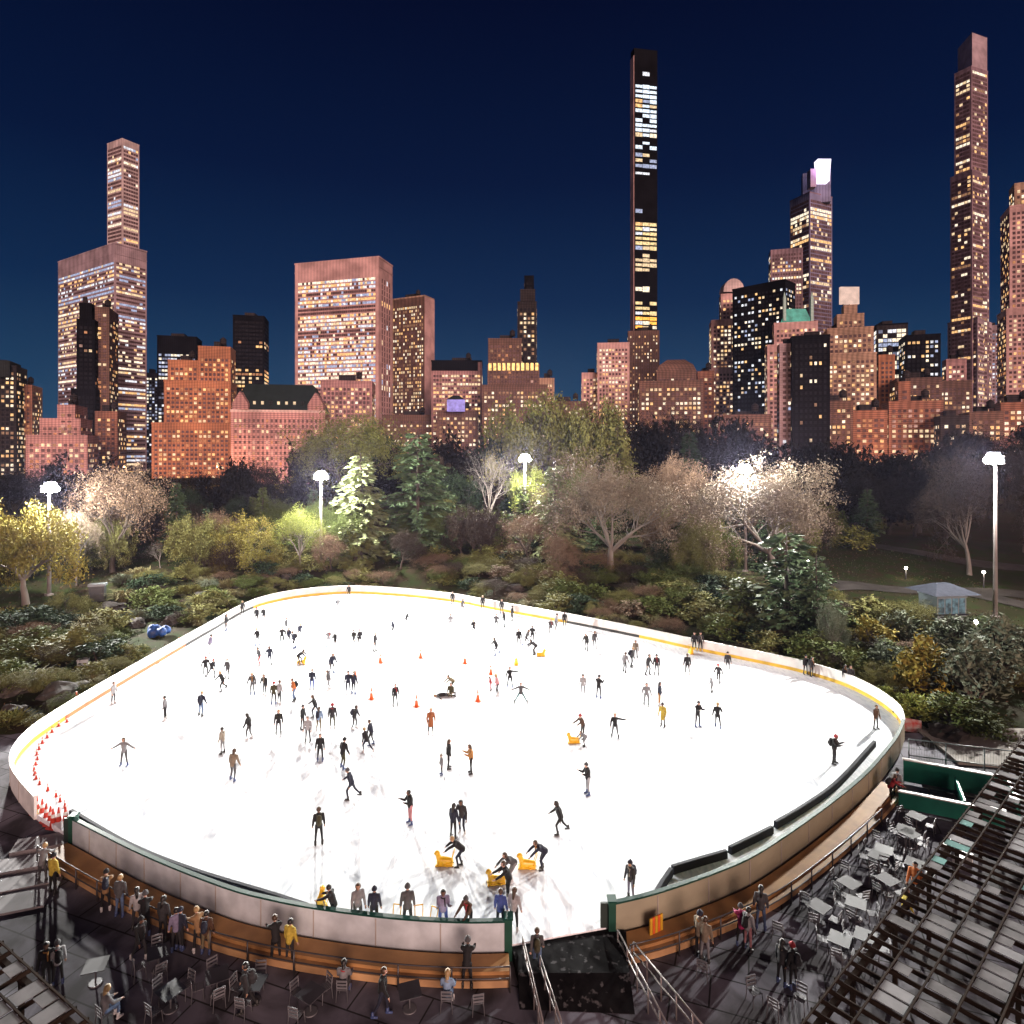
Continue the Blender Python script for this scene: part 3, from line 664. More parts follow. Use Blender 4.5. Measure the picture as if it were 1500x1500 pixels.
CHR, T1, T2 = mk_chair(), mk_table(TBM), mk_table(TBD); nch = nt1 = nt2 = 0; FURN = []
def clear(p, need=2.3):              # keep furniture and people off the ledge
    p = Vector((p[0],p[1],TZ))
    for _ in range(40):
        if ring_dist(p.x,p.y) > need: break
        p += Vector((.10,-.12,0)) if p.x > 0 else Vector((-.05,-.14,0))
    return p
def chair(p, rz, lab):
    global nch
    o = CHR if nch == 0 else copy_tree(CHR); nch += 1
    p = clear(p); o.location = (p[0],p[1],TZ); o.rotation_euler=(0,0,rz); tag(o, lab, 'chair', 'metal chairs on the terrace'); FURN.append(o)
def table(p, dark, rz, lab):
    global nt1, nt2
    if dark: o = T2 if nt2 == 0 else copy_tree(T2); nt2 += 1
    else: o = T1 if nt1 == 0 else copy_tree(T1); nt1 += 1
    p = clear(p); o.location = (p[0],p[1],TZ); o.rotation_euler=(0,0,rz); tag(o, lab, 'table', 'square tables on the terrace'); FURN.append(o)
for i, (px, py, dk) in enumerate(((1254,1345,1),(1215,1300,0),(1290,1262,1),(1245,1255,0),(1300,1310,0),(1190,1345,0),(1332,1240,0),(1268,1395,1),(1230,1400,1),(1340,1285,0),(1282,1215,0),(1320,1205,0))):
    p = clear(G(px,py,TZ), 3.1); lab = ('dark square table' if dk else 'grey square table') + ' among the chairs on the right terrace'
    rz = rnd.uniform(.4,1.1); table(p, dk, rz, lab)
    for a in range(3):
        t = rz + a*PI/2 + rnd.uniform(-.2,.2); q = p + Vector((math.sin(t),-math.cos(t),0))*(.68)*-1
        chair(q, t + rnd.uniform(-.3,.3), 'grey metal chair round the tables on the right terrace')
for px, py, rz, lab in ((1105,1468,.3,'grey metal chair facing the pair at lower right'),(1135,1490,2.4,'grey metal chair in front of the pair at lower right'),(1172,1478,-.7,'grey metal chair right of the pair at lower right'),
    (503,1462,3.1,'metal chair under the seated grey spectator'),(655,1478,3.1,'metal chair under the blond seated spectator'),(700,1482,3.3,'metal chair next to the blond seated spectator'),(153,1502,2.6,'metal chair under the person sitting at lower left'),
    (1030,1432,2.6,'metal chair behind the beige spectators right of the ramp'),(1140,1375,2.6,'metal chair beside the railing right of the ramp'),(1180,1330,2.5,'metal chair by the railing halfway along right ledge'),(1215,1272,2.4,'metal chair by the railing near the tables'),(1255,1225,2.3,'metal chair by the railing near the green enclosure')):
    chair(G(px,py,TZ), rz, lab)
for px, py, t, l, lab, rz in ((503,1462,'lightgrey','grey','person in light grey jacket sitting with back turned below the boards',180),(655,1478,'lightblue','jeans','blond person in light blue jacket sitting below the boards',175),(153,1502,'lightgrey','jeans','person sitting on a chair at the lower left corner',150)):
    person(px,py,t,l,'sit',rz,1.7,z=TZ,group='spectators on the terrace',label=lab,hair='long')
for px, py, lab in ((600,1478,'grey table left of the blond seated spectator'),(140,1440,'pale table at lower left terrace')): table(G(px,py,TZ), 0, .3, lab)
for px, py, dk in ((232,1420,1),(318,1455,0),(395,1440,1),(455,1482,0),(250,1478,1)):
    rz = rnd.uniform(-.6,.6); q0 = clear(G(px,py,TZ),3.1); table(q0, dk, rz, ('dark square table' if dk else 'grey square table') + ' on the left terrace below the railing')
    for a in range(3):
        t = rz + a*PI/2 + rnd.uniform(-.2,.2); chair(q0 - Vector((math.sin(t),-math.cos(t),0))*.7, t + rnd.uniform(-.3,.3), 'grey metal chair round the tables on the left terrace')
for px, py, t, l, lab, rz in ((205,1408,'black','darkgrey','person in black jacket walking across the left terrace',70),(362,1482,'darkgrey','black','person in dark grey jacket walking along the bottom edge',-80),(560,1490,'black','navy','person in black jacket walking at the bottom edge below the boards',90)):
    person(px,py,t,l,'walk',rz,1.72,z=TZ,group='spectators on the terrace',label=lab)
unique(FURN)
# planks and an orange striped barrier end near the entrance
r = empty('safety_barrier', G(961,1367,TZ+.4), R(30), label='orange and yellow striped barrier board leaning beside the entrance', cat='barrier')
for i in range(5):
    m = MB(); m.box(-.36+i*.15,-.23+i*.15,-.03,.03,0,.75); m.build('slat', CO if i % 2 else mat('barrier_yellow', (.7,.4,.03), .5), r)
# white bench and low white seat at right terrace
for px, py, lab in ((1393,1248,'white bench on the right terrace near the pergola'),(1410,1266,'small white stool beside the white bench')):
    r = empty('bench' if 'bench' in lab else 'stool', G(px,py,TZ), .5, label=lab, cat='bench' if 'bench' in lab else 'stool'); w = .6 if 'bench' in lab else .28
    m = MB(); m.box(-w,w,-.22,.22,.42,.47); m.build('seat', W_IN, r)
    for sx in (1,-1): m = MB(); m.box(sx*w-.05*sx-.03,sx*w-.05*sx+.03,-.2,.2,0,.42); m.build('leg', W_IN, r)

# ------------------------------------------------------------------ green enclosure at the right
EG = mat('enclosure_green', (.008,.13,.09), .4, scale=1.5, var=.2); GL = mat('mesh_grey', (.12,.15,.15), .4, metal=.5)
O = Vector((24.1,38.7,0)); r = empty('players_enclosure', (O.x,O.y,TZ), -.45, label='green open topped enclosure with white caps at the right end of the boards', cat='enclosure')
L_, D_ = 5.3, 3.7
def panel(nm, x0,x1,y0,y1,z1, m_, z0=.12): m = MB(); m.box(x0,x1,y0,y1,z0,z1); return m.build(nm, m_, r)
panel('front_panel', -.9, L_-1.0, -.14, 0, 1.05, EG); panel('front_cap', -.95, L_-1.9, -.2, .06, 1.13, W_IN, 1.054); panel('corner_cap', L_-1.9+.004, L_-.95, -.32, .1, 1.16, W_IN, 1.056)
panel('side_panel', L_-.14, L_, 1.2, D_, 1.35, EG); panel('side_cap', L_-.5, L_+.1, 1.0, 1.8, 1.43, W_IN, 1.354)
panel('back_panel', -.3, L_-.144, D_-.14, D_, 1.5, EG); panel('back_cap', -.35, L_-.55, D_-.2, D_+.06, 1.58, W_IN, 1.504)
panel('bench_seat', .6, L_-1.2, 2.3, 2.7, .55, mat('bench_dark', (.05,.05,.05), .6), .5); panel('partition', 2.4, 2.5, .1, 3.2, 1.2, EG)
for x in (.9, 3.9): panel('bench_support', x, x+.1, 2.35, 2.65, .496, mat('bench_dark', (.05,.05,.05)))
q = empty('mesh_fence', (O.x+2.4,O.y+4.6,TZ), -.3, label='tall thin steel mesh fence behind the green enclosure', cat='fence')
for i in range(4): m = MB(); m.tube([(i*2.15,0,0),(i*2.15,0,2.3)], .04, 6); m.build('post', GL, q)
for z in (1.2,2.28): m = MB(); m.tube([(0,0,z),(6.45,0,z)], .035, 6); m.build('rail', GL, q)
m = MB()
for i in range(44): m.tube([(i*.15,0,.1),(i*.15,0,2.25)], .006, 3, caps=False)
m.build('wire_mesh', GL, q)

# ------------------------------------------------------------------ pergolas
DK = mat('pergola_timber', (.028,.018,.013), .85, scale=2, var=.4, spec=.05); PN = [mat('roof_panel_grey', (.165,.16,.165), .85, scale=1.2, var=.45, spec=.15), mat('roof_panel_pale', (.27,.27,.28), .85, scale=1.2, spec=.15), mat('roof_panel_teal', (.09,.24,.22), .8, scale=1.2, spec=.15)]
def pergola(o, ang, L, Wd, step, zt, lab, seed, dens):
    rr = random.Random(seed); r = empty('pergola', (o[0],o[1],TZ), ang, label=lab, cat='pergola'); H = zt - TZ
    for v in (.2, Wd*.36, Wd*.68, Wd-.2):
        m = MB(); m.box(0, L, v-.09, v+.09, H-.34, H-.14); m.build('beam', DK, r)
        for i in range(int(L/4.2)+1):
            m = MB(); m.box(i*4.2-.08+.3, i*4.2+.08+.3, v-.075, v+.075, 0, H-.342); m.build('post', DK, r)
    n = int(L/step); k = 0; rest = MB()
    for i in range(n+1):
        m = MB(); m.box(i*step-.022, i*step+.022, -.12, Wd+.4, H-.138, H+.03); m.build('rafter', DK, r)
    cells = [(i, j) for i in range(n) for j in range(int(Wd/1.05)) if rr.random() < dens]
    for v in range(int(Wd/1.05)+1):
        m = MB(); m.box(-.2, L+.2, v*1.05-.03, v*1.05+.03, H+.034, H+.09); m.build('purlin', DK, r)
    rr.shuffle(cells); cells.sort(key=lambda c: 0)
    for i, j in cells:
        mt = rr.choices((0,1,2), (8,3,.8))[0]; bx = (i*step+.06, (i+rr.choice((.7,1,1)))*step-.06 if False else (i+1)*step-.06, j*1.05+.06, j*1.05+rr.choice((.55,.99,.99)), H+.035, H+.06)
        if k < 95: m = MB(); m.box(*bx); m.build('roof_panel', PN[mt], r)
        else: rest.box(*bx, mt)
        k += 1
    if rest.f: tag(rest.build('roof_panel', PN, r), kind='stuff')
    return r
pergola((8.6,20.2), math.atan2(17.0,19.2), 37.5, -0 + 11.5, .62, 2.5, 'long dark pergola with pale roof panels along the right terrace', 3, .40).scale = (1,-1,1)
pergola((-25,28.1), math.atan2(-3.5,5.7), 18, 8, .8, 2.2, 'dark pergola with greenish roof panels at the lower left corner', 5, .45).scale = (1,-1,1)

# ------------------------------------------------------------------ masts
POLE = mat('mast_steel', (.30,.27,.26), .45, metal=.3); HOUS = mat('lamp_housing', (.05,.05,.06), .4)
LENS = glow('flood_lens', (.92,.95,1), 260, var=0)
def mast(px, ytop, Y, lab, zb, n=5, spot=310000, fill=88000, aim=(0,50), fdir=None):
    t = P(px, ytop, Y); r = empty('floodlight_mast', (t.x, t.y, zb), label=lab, cat='floodlight mast', group='floodlight masts round the rink'); H = t.z - zb
    d = Vector((aim[0]-t.x, aim[1]-t.y, 0)); yaw = math.atan2(d.y, d.x) + PI/2       # local -Y faces the aim
    r.rotation_euler = (0,0,yaw)
    m = MB(); m.tube([(0,0,0),(0,0,H*.5),(0,0,H-.2)], [.26,.21,.15], 12); m.build('pole', POLE, r)
    m = MB(); m.box(-.4,.4,-.4,.4,0,.25); m.build('base', POLE, r)
    m = MB(); m.box(-1.1,1.1,-.07,.07,H-.25,H-.12); m.box(-1.1,1.1,-.07,.07,H+.55,H+.66); m.box(-.08,.08,-.08,.08,H-.2,H+.6); m.build('crossarm', POLE, r)
    for i in range(n):
        x, z = ((-.72,.18),(0,.05),(.72,.18),(-.36,.74),(.36,.74))[i]; z += H
        M = Matrix.Translation((x,-.25,z)) @ Matrix.Rotation(R(28),4,'X')
        m = MB(); m.box(-.36,.36,-.1,.3,-.3,.3,0,M); h = m.build('floodlight', HOUS, r)
        m = MB(); m.ball(M @ Vector((0,-.12,0)), .43, 12, 8, 0, (1,.7,.9)); m.build('lamp_face', LENS, h)
    def lamp(kind, name, e, loc, tgt, **kw):
        L = bpy.data.lights.new(name, kind); L.energy = e; L.color = (1,.97,.91); L.shadow_soft_size = .9
        for k, v in kw.items(): setattr(L, k, v)
        o = bpy.data.objects.new(name, L); COL.objects.link(o); o.location = loc
        q = (Vector(tgt) - Vector(loc)).to_track_quat('-Z', 'Y'); o.rotation_euler = q.to_euler(); return o
    w = Vector((t.x, t.y, t.z+.5)) + Vector((d.x,d.y,0)).normalized()*1.0
    lamp('SPOT', 'flood_light_beam', spot, w, (aim[0],aim[1],0), spot_size=R(88), spot_blend=.9)
    lamp('POINT', 'flood_light_spill', fill, w, (0,0,0))
    return r
mast(470, 700, 104, 'floodlight mast behind the far left boards, pale pole in front of the conifers', zg(-31,104), aim=(-4,42))
mast(769, 674, 118, 'floodlight mast on the bank behind the middle of the far boards', zg(2.4,118), aim=(-2,45))
mast(1458, 676, 78, 'floodlight mast at the right beside the kiosk path', zg(58,78), aim=(-6,50), spot=220000, fill=60000)
mast(72, 718, 88, 'floodlight mast at far left behind the yellow tree', zg(-63,88), aim=(4,50), spot=260000, fill=80000)
mast(1092, 690, 103, 'floodlight mast hidden behind the big round tree, only its lamps show', zg(37,103), aim=(4,45), fill=100000)
# ------------------------------------------------------------------ park lamps
GLOBE = glow('park_lamp_globe', (1,.93,.8), 30, var=0)
for i, (px, py, Y) in enumerate(((1327,832,100),(1441,838,93),(1430,911,70),(1184,823,84),(952,781,118))):
    t = P(px,py,Y); z0 = zg(t.x,t.y); h = max(t.z - z0, 1.2); r = empty('park_lamp', (t.x,t.y,z0), label=('park lamp with lit globe left of the kiosk','park lamp with lit globe right of the kiosk','low park lamp with lit globe below the kiosk','park lamp with lit globe among the conifers right of centre','small park lamp under the round brown tree')[i], cat='park lamp', group='park lamps')
    m = MB(); m.tube([(0,0,0),(0,0,.5),(0,0,h-.2)], [.11,.06,.05], 8); m.build('post', HOUS, r)
    m = MB(); m.ball((0,0,h), .21, 12, 8); m.build('globe', GLOBE, r)
    L = bpy.data.lights.new('park_lamp_light','POINT'); L.energy = 260; L.color=(1,.85,.62); L.shadow_soft_size=.25; o = bpy.data.objects.new('park_lamp_light', L); COL.objects.link(o); o.location = (t.x,t.y-.35,t.z)
# ------------------------------------------------------------------ kiosk
k = P(1380, 885, 79); r = empty('kiosk', (k.x,k.y,zg(k.x,k.y)-.1), .12, label='small kiosk with grey hipped roof and blue picture panels', cat='kiosk')
KW = mat('kiosk_white', (.15,.19,.21), .5, var=.1); KB = mat('kiosk_blue', (.10,.24,.32), .45, scale=1.6, c2=(.02,.05,.07)); KR = mat('kiosk_roof', (.045,.05,.066), .8, scale=2, spec=.1)
dz = max(2.7, 21.1 - (866-660)/F*79 - zg(k.x,k.y)); m = MB(); m.box(-1.9,1.9,-1.5,1.5,0,dz-.45); m.build('wall', KW, r)
m = MB(); m.box(-2.0,2.0,-1.6,1.6,dz-.446,dz); m.build('fascia', KW, r)
for i in range(4): m = MB(); m.box(-1.75+i*.9,-1.0+i*.9,-1.54,-1.503,.9,dz-.55); m.build('picture_panel', KB, r)
for i in range(2): m = MB(); m.box(1.903,1.94,-1.2+i*1.3,-.1+i*1.3,.9,dz-.55); m.build('picture_panel', mat('kiosk_green', (.04,.11,.07), .5), r)
m = MB(); m.prism([(-3.0,-2.6),(3.0,-2.6),(3.0,2.6),(-3.0,2.6)], dz+.003, dz+1.0, 0, [(-.9,-.3),(.9,-.3),(.9,.3),(-.9,.3)]); m.build('roof', KR, r)
m = MB(); m.box(-1.9,1.9,-1.95,-1.545,.8,.88); m.build('counter', KR, r)
# ------------------------------------------------------------------ odds and ends on the left bank
def at(px, py, z=.6): p = G(px,py,z); return Vector((p.x,p.y,zg(p.x,p.y)))
p = at(143,885); r = empty('equipment_cabinet', p, .3, label='dark equipment cabinet with pale top on the left bank', cat='cabinet')
m = MB(); m.box(-.9,.9,-.5,.5,0,2.0); m.build('body', mat('cabinet_grey', (.05,.055,.06), .5), r); m = MB(); m.box(-1.0,1.0,-.6,.6,2.003,2.3); m.build('lid', mat('cabinet_top', (.22,.25,.27), .5), r)
m = MB(); m.box(-.6,.6,-.53,-.503,.3,1.7); m.build('door', mat('cabinet_door', (.07,.075,.08), .5), r)
p = at(122,970); r = empty('utility_box', p, .4, label='small pale utility box between the shrubs on the left bank', cat='utility box')
m = MB(); m.box(-.45,.45,-.35,.35,0,.8); m.build('body', mat('box_pale', (.42,.45,.48), .5), r); m = MB(); m.box(-.5,.5,-.4,.4,.803,.87); m.build('lid', mat('box_pale', (.42,.45,.48)), r)
m = MB(); rr = random.Random(4)
for i in range(9): m.ball((rr.uniform(-1.1,1.1),rr.uniform(-.8,.8),rr.uniform(.1,.7)), rr.uniform(.5,.75), 10, 7)
me = remesh(m, .14, 9); me.materials.append(mat('tarp_blue', (.02,.08,.30), .6, scale=1.5, var=.6, bump=.4)); link('tarpaulin', me, loc=at(233,925)+Vector((0,0,.2)), label='crumpled bright blue tarpaulin over a heap on the left bank', cat='tarpaulin').scale = (.75,.7,.85)
rk = MB(); rr = random.Random(9)
bmr = bmesh.new(); bmesh.ops.create_icosphere(bmr, subdivisions=3, radius=1)
for v in bmr.verts:
    c = v.co; f = 1 + .22*math.sin(c.x*3.1+1)*math.cos(c.y*2.7) + .16*math.sin(c.z*5.3+c.x*4) + .06*math.sin(c.y*11+c.z*9); v.co = Vector((c.x*f*1.3, c.y*f, c.z*f*.62))
ROCK = bpy.data.meshes.new('rock'); bmr.to_mesh(ROCK); bmr.free(); ROCK.materials.append(mat('schist', (.075,.066,.06), .9, scale=1.2, c2=(.03,.027,.025), spec=.1, bump=.7)); ROCKS = []
for px, py, s, lab in ((165,890,1.6,0),(188,955,1.5,0),(200,908,1.3,0),(60,985,1.4,0),(25,1000,1.1,0),(150,925,1.3,0),(95,1005,1.6,0),(255,905,1.4,0),(300,880,1.5,0),(390,858,1.6,0),(345,868,1.3,0),(40,960,1.1,0),(420,855,1.1,0),(20,1030,1.0,0),(105,940,1.4,0),
    (1392,1052,1.5,1),(1360,1062,1.0,1),(1440,1068,1.2,1),(985,875,1.3,2),(930,868,1.1,2),(700,850,1.0,2),(755,868,1.2,2),(840,880,.9,2)):
    p = at(px,py,.8); o = link('rock', ROCK, loc=p+Vector((0,0,.15*s)), rz=rr.uniform(0,6)); o.scale = (s,s*rr.uniform(.7,1.1),s*rr.uniform(.6,1.0))
    ROCKS.append(tag(o, 'grey brown schist rock ' + ('on the left bank below the trees','beside the shrubs behind the green enclosure','on the bank behind the far boards')[lab], 'rock', 'rocks on the banks'))
unique(ROCKS)
# small figures and signs by the right corner
r = empty('notice_board', at(1332,1052,.3), -.5, label='red and white notice board leaning outside the right corner of the boards', cat='notice board')
m = MB(); m.box(-.8,.8,-.04,.04,.3,1.3); m.build('board', mat('notice_red', (.5,.07,.06), .5, scale=2.5, c2=(.5,.45,.42)), r)
for s in (1,-1): m = MB(); m.box(s*.7-.04,s*.7+.04,.045,.1,0,1.3); m.build('post', HOUS, r)
# ------------------------------------------------------------------ trees and shrubs
def leafcard(mb, p, s, rr, m=0, up=.0):
    a = Vector((rr.gauss(0,1), rr.gauss(0,1), rr.gauss(0,1)+up)).normalized(); b = a.cross(Vector((rr.gauss(0,1),rr.gauss(0,1),rr.gauss(0,1)))).normalized(); a = a*s; b = b*s*.42
    mb.face([p-a*.5, p+b*.5-a*.05, p+a*.5, p-b*.5+a*.05], m)
BARKC = {'grey':(.17,.145,.125),'dark':(.02,.017,.015),'brown':(.075,.055,.042)}
BARK = {k: mat('bark_'+k, v, .9, scale=2.5, var=.45) for k, v in BARKC.items()}
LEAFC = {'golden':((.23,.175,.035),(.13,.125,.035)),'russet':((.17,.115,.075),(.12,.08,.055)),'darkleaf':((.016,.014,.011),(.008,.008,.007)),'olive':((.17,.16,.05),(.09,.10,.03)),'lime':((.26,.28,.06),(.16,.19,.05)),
         'spruce':((.085,.12,.06),(.045,.07,.035)),'pale_spruce':((.20,.23,.11),(.12,.14,.065)),'green':((.09,.115,.035),(.055,.07,.022)),'blush':((.20,.16,.115),(.14,.11,.08)),'silver':((.15,.17,.12),(.08,.095,.065)),
         'dim_brown':((.06,.045,.035),(.035,.028,.022)),'deep':((.035,.055,.03),(.02,.032,.018)),'amber':((.24,.17,.03),(.15,.13,.035)),'straw':((.17,.155,.08),(.11,.10,.05)),'moss':((.15,.145,.05),(.09,.09,.032))}
LEAF = {k: mat('leaf_'+k, a, .65, scale=.45, c2=b, island=.22, spec=.03) for k, (a, b) in LEAFC.items()}
def grow_round(seed, leaves=5200, lsize=.30, vase=1.0, bare=.0, trunk_h=.20, levels=4, weep=0.0):
    """unit tree: height 1 x radius about .5 after scaling; built at 10 m"""
    rr = random.Random(seed); T, C = MB(), MB(); tips = []
    def br(p, d, L, r, lv):
        n = 3; pts, rad = [p], [r]; q = p.copy(); dd = d.copy()
        for i in range(n):
            dd = (dd + Vector((rr.gauss(0,.13), rr.gauss(0,.13), rr.gauss(0,.10) + .05*(lv > 1) - weep*(lv>2)*.22))).normalized()
            q = q + dd*L/n; pts.append(q.copy()); rad.append(r*(1-.45*(i+1)/n))
        T.tube(pts, rad, 7 if lv < 2 else 4 if lv < 3 else 3, caps=False)
        if lv >= levels: tips.append((pts, L)); return
        k = (rr.randint(6,7), rr.randint(4,5), rr.randint(4,5), 4)[lv] if lv < 4 else 3
        for i in range(k):
            t = 1.0 if (i == 0 and lv) else rr.uniform(.45 if lv else .8, 1.0)
            ix = min(n-1, int(t*n)); o = pts[ix].lerp(pts[ix+1], t*n-ix) if t < 1 else pts[-1]
            ph = 2*PI*(i + rr.random()*.7)/k; sp = rr.uniform(.45,.85)*vase if lv == 0 else rr.uniform(.45,.95)
            ax = dd.orthogonal().normalized(); ax.rotate(Quaternion(dd, ph)); nd = (dd*math.cos(sp) + ax*math.sin(sp)).normalized()
            br(o, nd, L*rr.uniform(.58,.82)*(1.75 if lv == 0 else 1), rad[-1]*(.62 if lv else .72), lv+1)
    br(Vector((0,0,0)), Vector((0,0,1)), 10*trunk_h, .26, 0)
    per = max(1, int(leaves*(1-bare)/max(1,len(tips))))
    for pts, L in tips:
        for _ in range(per):
            i = rr.randint(0, len(pts)-2); p = pts[i].lerp(pts[i+1], rr.random()) + Vector((rr.gauss(0,.18), rr.gauss(0,.18), rr.gauss(0,.16)))
            leafcard(C, p, lsize*rr.uniform(.6,1.4), rr)
    return T, C
def norm(T, C):                      # to height 1, radius .5
    zs = [v[2] for v in C.v + T.v]; h = max(zs); r = sorted(math.hypot(v[0], v[1]) for v in C.v or T.v)[int(len(C.v or T.v)*.97)-1]
    for m in (T, C): m.v = [(v[0]/r*.5, v[1]/r*.5, v[2]/h) for v in m.v]
def grow_conifer(seed, whorls=30, droop=.25, w=.30, card=.09, gap=.0):
    rr = random.Random(seed); T, C = MB(), MB(); T.tube([(0,0,0),(0,0,.5),(0,0,.99)], [.022,.013,.002], 7)
    for i in range(whorls):
        z = .06 + .92*(i/whorls); L = w*(1-z)**.75*rr.uniform(.75,1.15) + .02
        for k in range(rr.randint(6,8)):
            if rr.random() < gap: continue
            a = rr.uniform(0, 2*PI); d = Vector((math.cos(a), math.sin(a), 0)); ll = L*rr.uniform(.6,1.2); zz = z + rr.uniform(-.012,.012)
            tip = d*ll + Vector((0,0,zz - droop*ll + .3*ll*ll)); o = Vector((0,0,zz)); T.tube([o, o.lerp(tip,.6)+Vector((0,0,.01)), tip], [.0035,.0022,.0008], 3, caps=False)
            n = max(4, int(ll/.011))
            for j in range(n):
                t = .12 + .88*(j+rr.random())/n; p = o.lerp(tip, t) + Vector((0,0,.01*math.sin(t*3)))
                sd = d.cross(Vector((0,0,1)))*rr.choice((1,-1)); dirn = (d*rr.uniform(.3,1) + sd*rr.uniform(.2,1) + Vector((0,0,rr.uniform(-.6,.1)))).normalized()
                s = card*rr.uniform(.5,1.1)*(1.15-.6*t); b = dirn.cross(Vector((rr.gauss(0,1),rr.gauss(0,1),rr.gauss(0,1)))).normalized()*s*.17
                C.face([p-b, p+dirn*s*.6-b*1.1, p+dirn*s, p+dirn*s*.5+b*1.1], 0)
    return T, C
def grow_shrub(seed, n=1500, ls=.085, flat=.8, stems=14, spiky=False, cone=False):
    rr = random.Random(seed); T, C = MB(), MB(); cl = []
    for _ in range(stems*3):
        a, e = rr.uniform(0,2*PI), math.asin(rr.random()**.8); ra = rr.uniform(.55,1.0)
        c = Vector((math.cos(a)*math.cos(e)*.42*ra, math.sin(a)*math.cos(e)*.42*ra, (.12+math.sin(e)*.78*ra)))
        if cone: f = 1.05-c.z; c.x *= f; c.y *= f
        cl.append((c, rr.uniform(.07,.16)))
    for i in range(stems):
        c = cl[i*3][0]; T.tube([(c.x*.15,c.y*.15,0), tuple(c*.55+Vector((0,0,.08))), tuple(c)], [.018,.012,.004], 4, caps=False)
    for _ in range(n):
        c, r = rr.choice(cl); p = c + Vector((rr.gauss(0,1), rr.gauss(0,1), rr.gauss(0,1)))*r*.55
        p.z = max(.01, p.z)
        if spiky:
            d = (p - Vector((0,0,-.3))).normalized() + Vector((rr.gauss(0,.2),rr.gauss(0,.2),0)); s = ls*rr.uniform(1,2.4); b = d.cross(Vector((rr.gauss(0,1),rr.gauss(0,1),.1))).normalized()*s*.08; C.face([p-b, p+d*s*.6-b*.6, p+d*s, p+b], 0)
        else: leafcard(C, p, ls*rr.uniform(.6,1.35), rr)
    return T, C
def grow_grass(seed, n=260):
    rr = random.Random(seed); T, C = MB(), MB()
    for _ in range(n):
        a = rr.uniform(0,2*PI); d = Vector((math.cos(a),math.sin(a),0)); o = d*rr.uniform(0,.12); L = rr.uniform(.25,.5); h = rr.uniform(.55,1)
        b = d.cross(Vector((0,0,1)))*.012; p1 = o+d*L*.35+Vector((0,0,h*.7)); p2 = o+d*L+Vector((0,0,h*rr.uniform(.35,.95)))
        C.face([o-b,o+b,p1+b,p1-b]); C.face([p1-b,p1+b,p2+b*.2,p2-b*.2])
    T.tube([(0,0,-.05),(0,0,.1)], [.08,.05], 5); return T, C
PROTO = {}
def proto(key, fn, *a, scale_norm=True, **k):
    T, C = fn(*a, **k)
    if scale_norm: norm(T, C)
    PROTO[key] = (T, C, {})
proto('round1', grow_round, 11, leaves=40000, lsize=.115, levels=5, trunk_h=.20, vase=1.05)
proto('round2', grow_round, 23, leaves=48000, lsize=.115, levels=5, trunk_h=.16, vase=1.15)
proto('round3', grow_round, 37, leaves=22000, lsize=.17, levels=5, trunk_h=.22)
proto('twig', grow_round, 41, leaves=20000, lsize=.12, levels=5, trunk_h=.20, vase=.9)
proto('bare', grow_round, 53, leaves=2200, lsize=.07, levels=5, trunk_h=.30, vase=.75)
proto('leafy', grow_round, 67, leaves=22000, lsize=.17, trunk_h=.13, vase=1.1)
proto('willow', grow_round, 71, leaves=20000, lsize=.15, trunk_h=.14, vase=1.15, weep=1.0)
proto('dark1', grow_round, 83, leaves=5000, lsize=.42, trunk_h=.15)
proto('dark2', grow_round, 97, leaves=5000, lsize=.42, trunk_h=.14, vase=.85)
proto('spruce1', grow_conifer, 5, w=.30); proto('spruce2', grow_conifer, 6, whorls=24, w=.36, droop=.15, gap=.15); proto('pine', grow_conifer, 8, whorls=20, w=.40, droop=-.1, gap=.2, card=.11)
for i in range(3): proto('shrub%d' % i, grow_shrub, 100+i, n=1700)
proto('spiky', grow_shrub, 120, n=1300, spiky=True, ls=.14); proto('conic', grow_shrub, 130, n=1700, cone=True); proto('grass', grow_grass, 140)
PLANTS = []
def plant(name, key, leaf, bark, x, y, h, w, label, cat, group=None, sink=.05, z=None):
    T, C, cache = PROTO[key]
    if (leaf, bark) not in cache: cache[(leaf, bark)] = (T.mesh('trunk', BARK[bark]), C.mesh('crown', LEAF[leaf]) if C.f else None)
    tm, cm = cache[(leaf, bark)]; zb = zg(x, y) if z is None else z
    r = empty(name, (x, y, zb - sink), rnd.uniform(0, 6.28), label=label, cat=cat, group=group); r.scale = (w, w*rnd.uniform(.9,1.1), h)
    link('trunk' if cat == 'tree' else 'stem', tm, r)
    if cm: link('crown' if cat == 'tree' else 'foliage', cm, r)
    PLANTS.append(r); return r
def tree(key, leaf, bark, px, ytop, half, Y, label, group=None):
    t = P(px, ytop, Y); zb = zg(t.x, t.y); return plant('conifer' if key in ('spruce1','spruce2','pine') else 'willow_tree' if key == 'willow' else 'tree', key, leaf, bark, t.x, t.y, (t.z - zb)*1.09, 2*half*Y/F*1.1, label, 'tree', group)
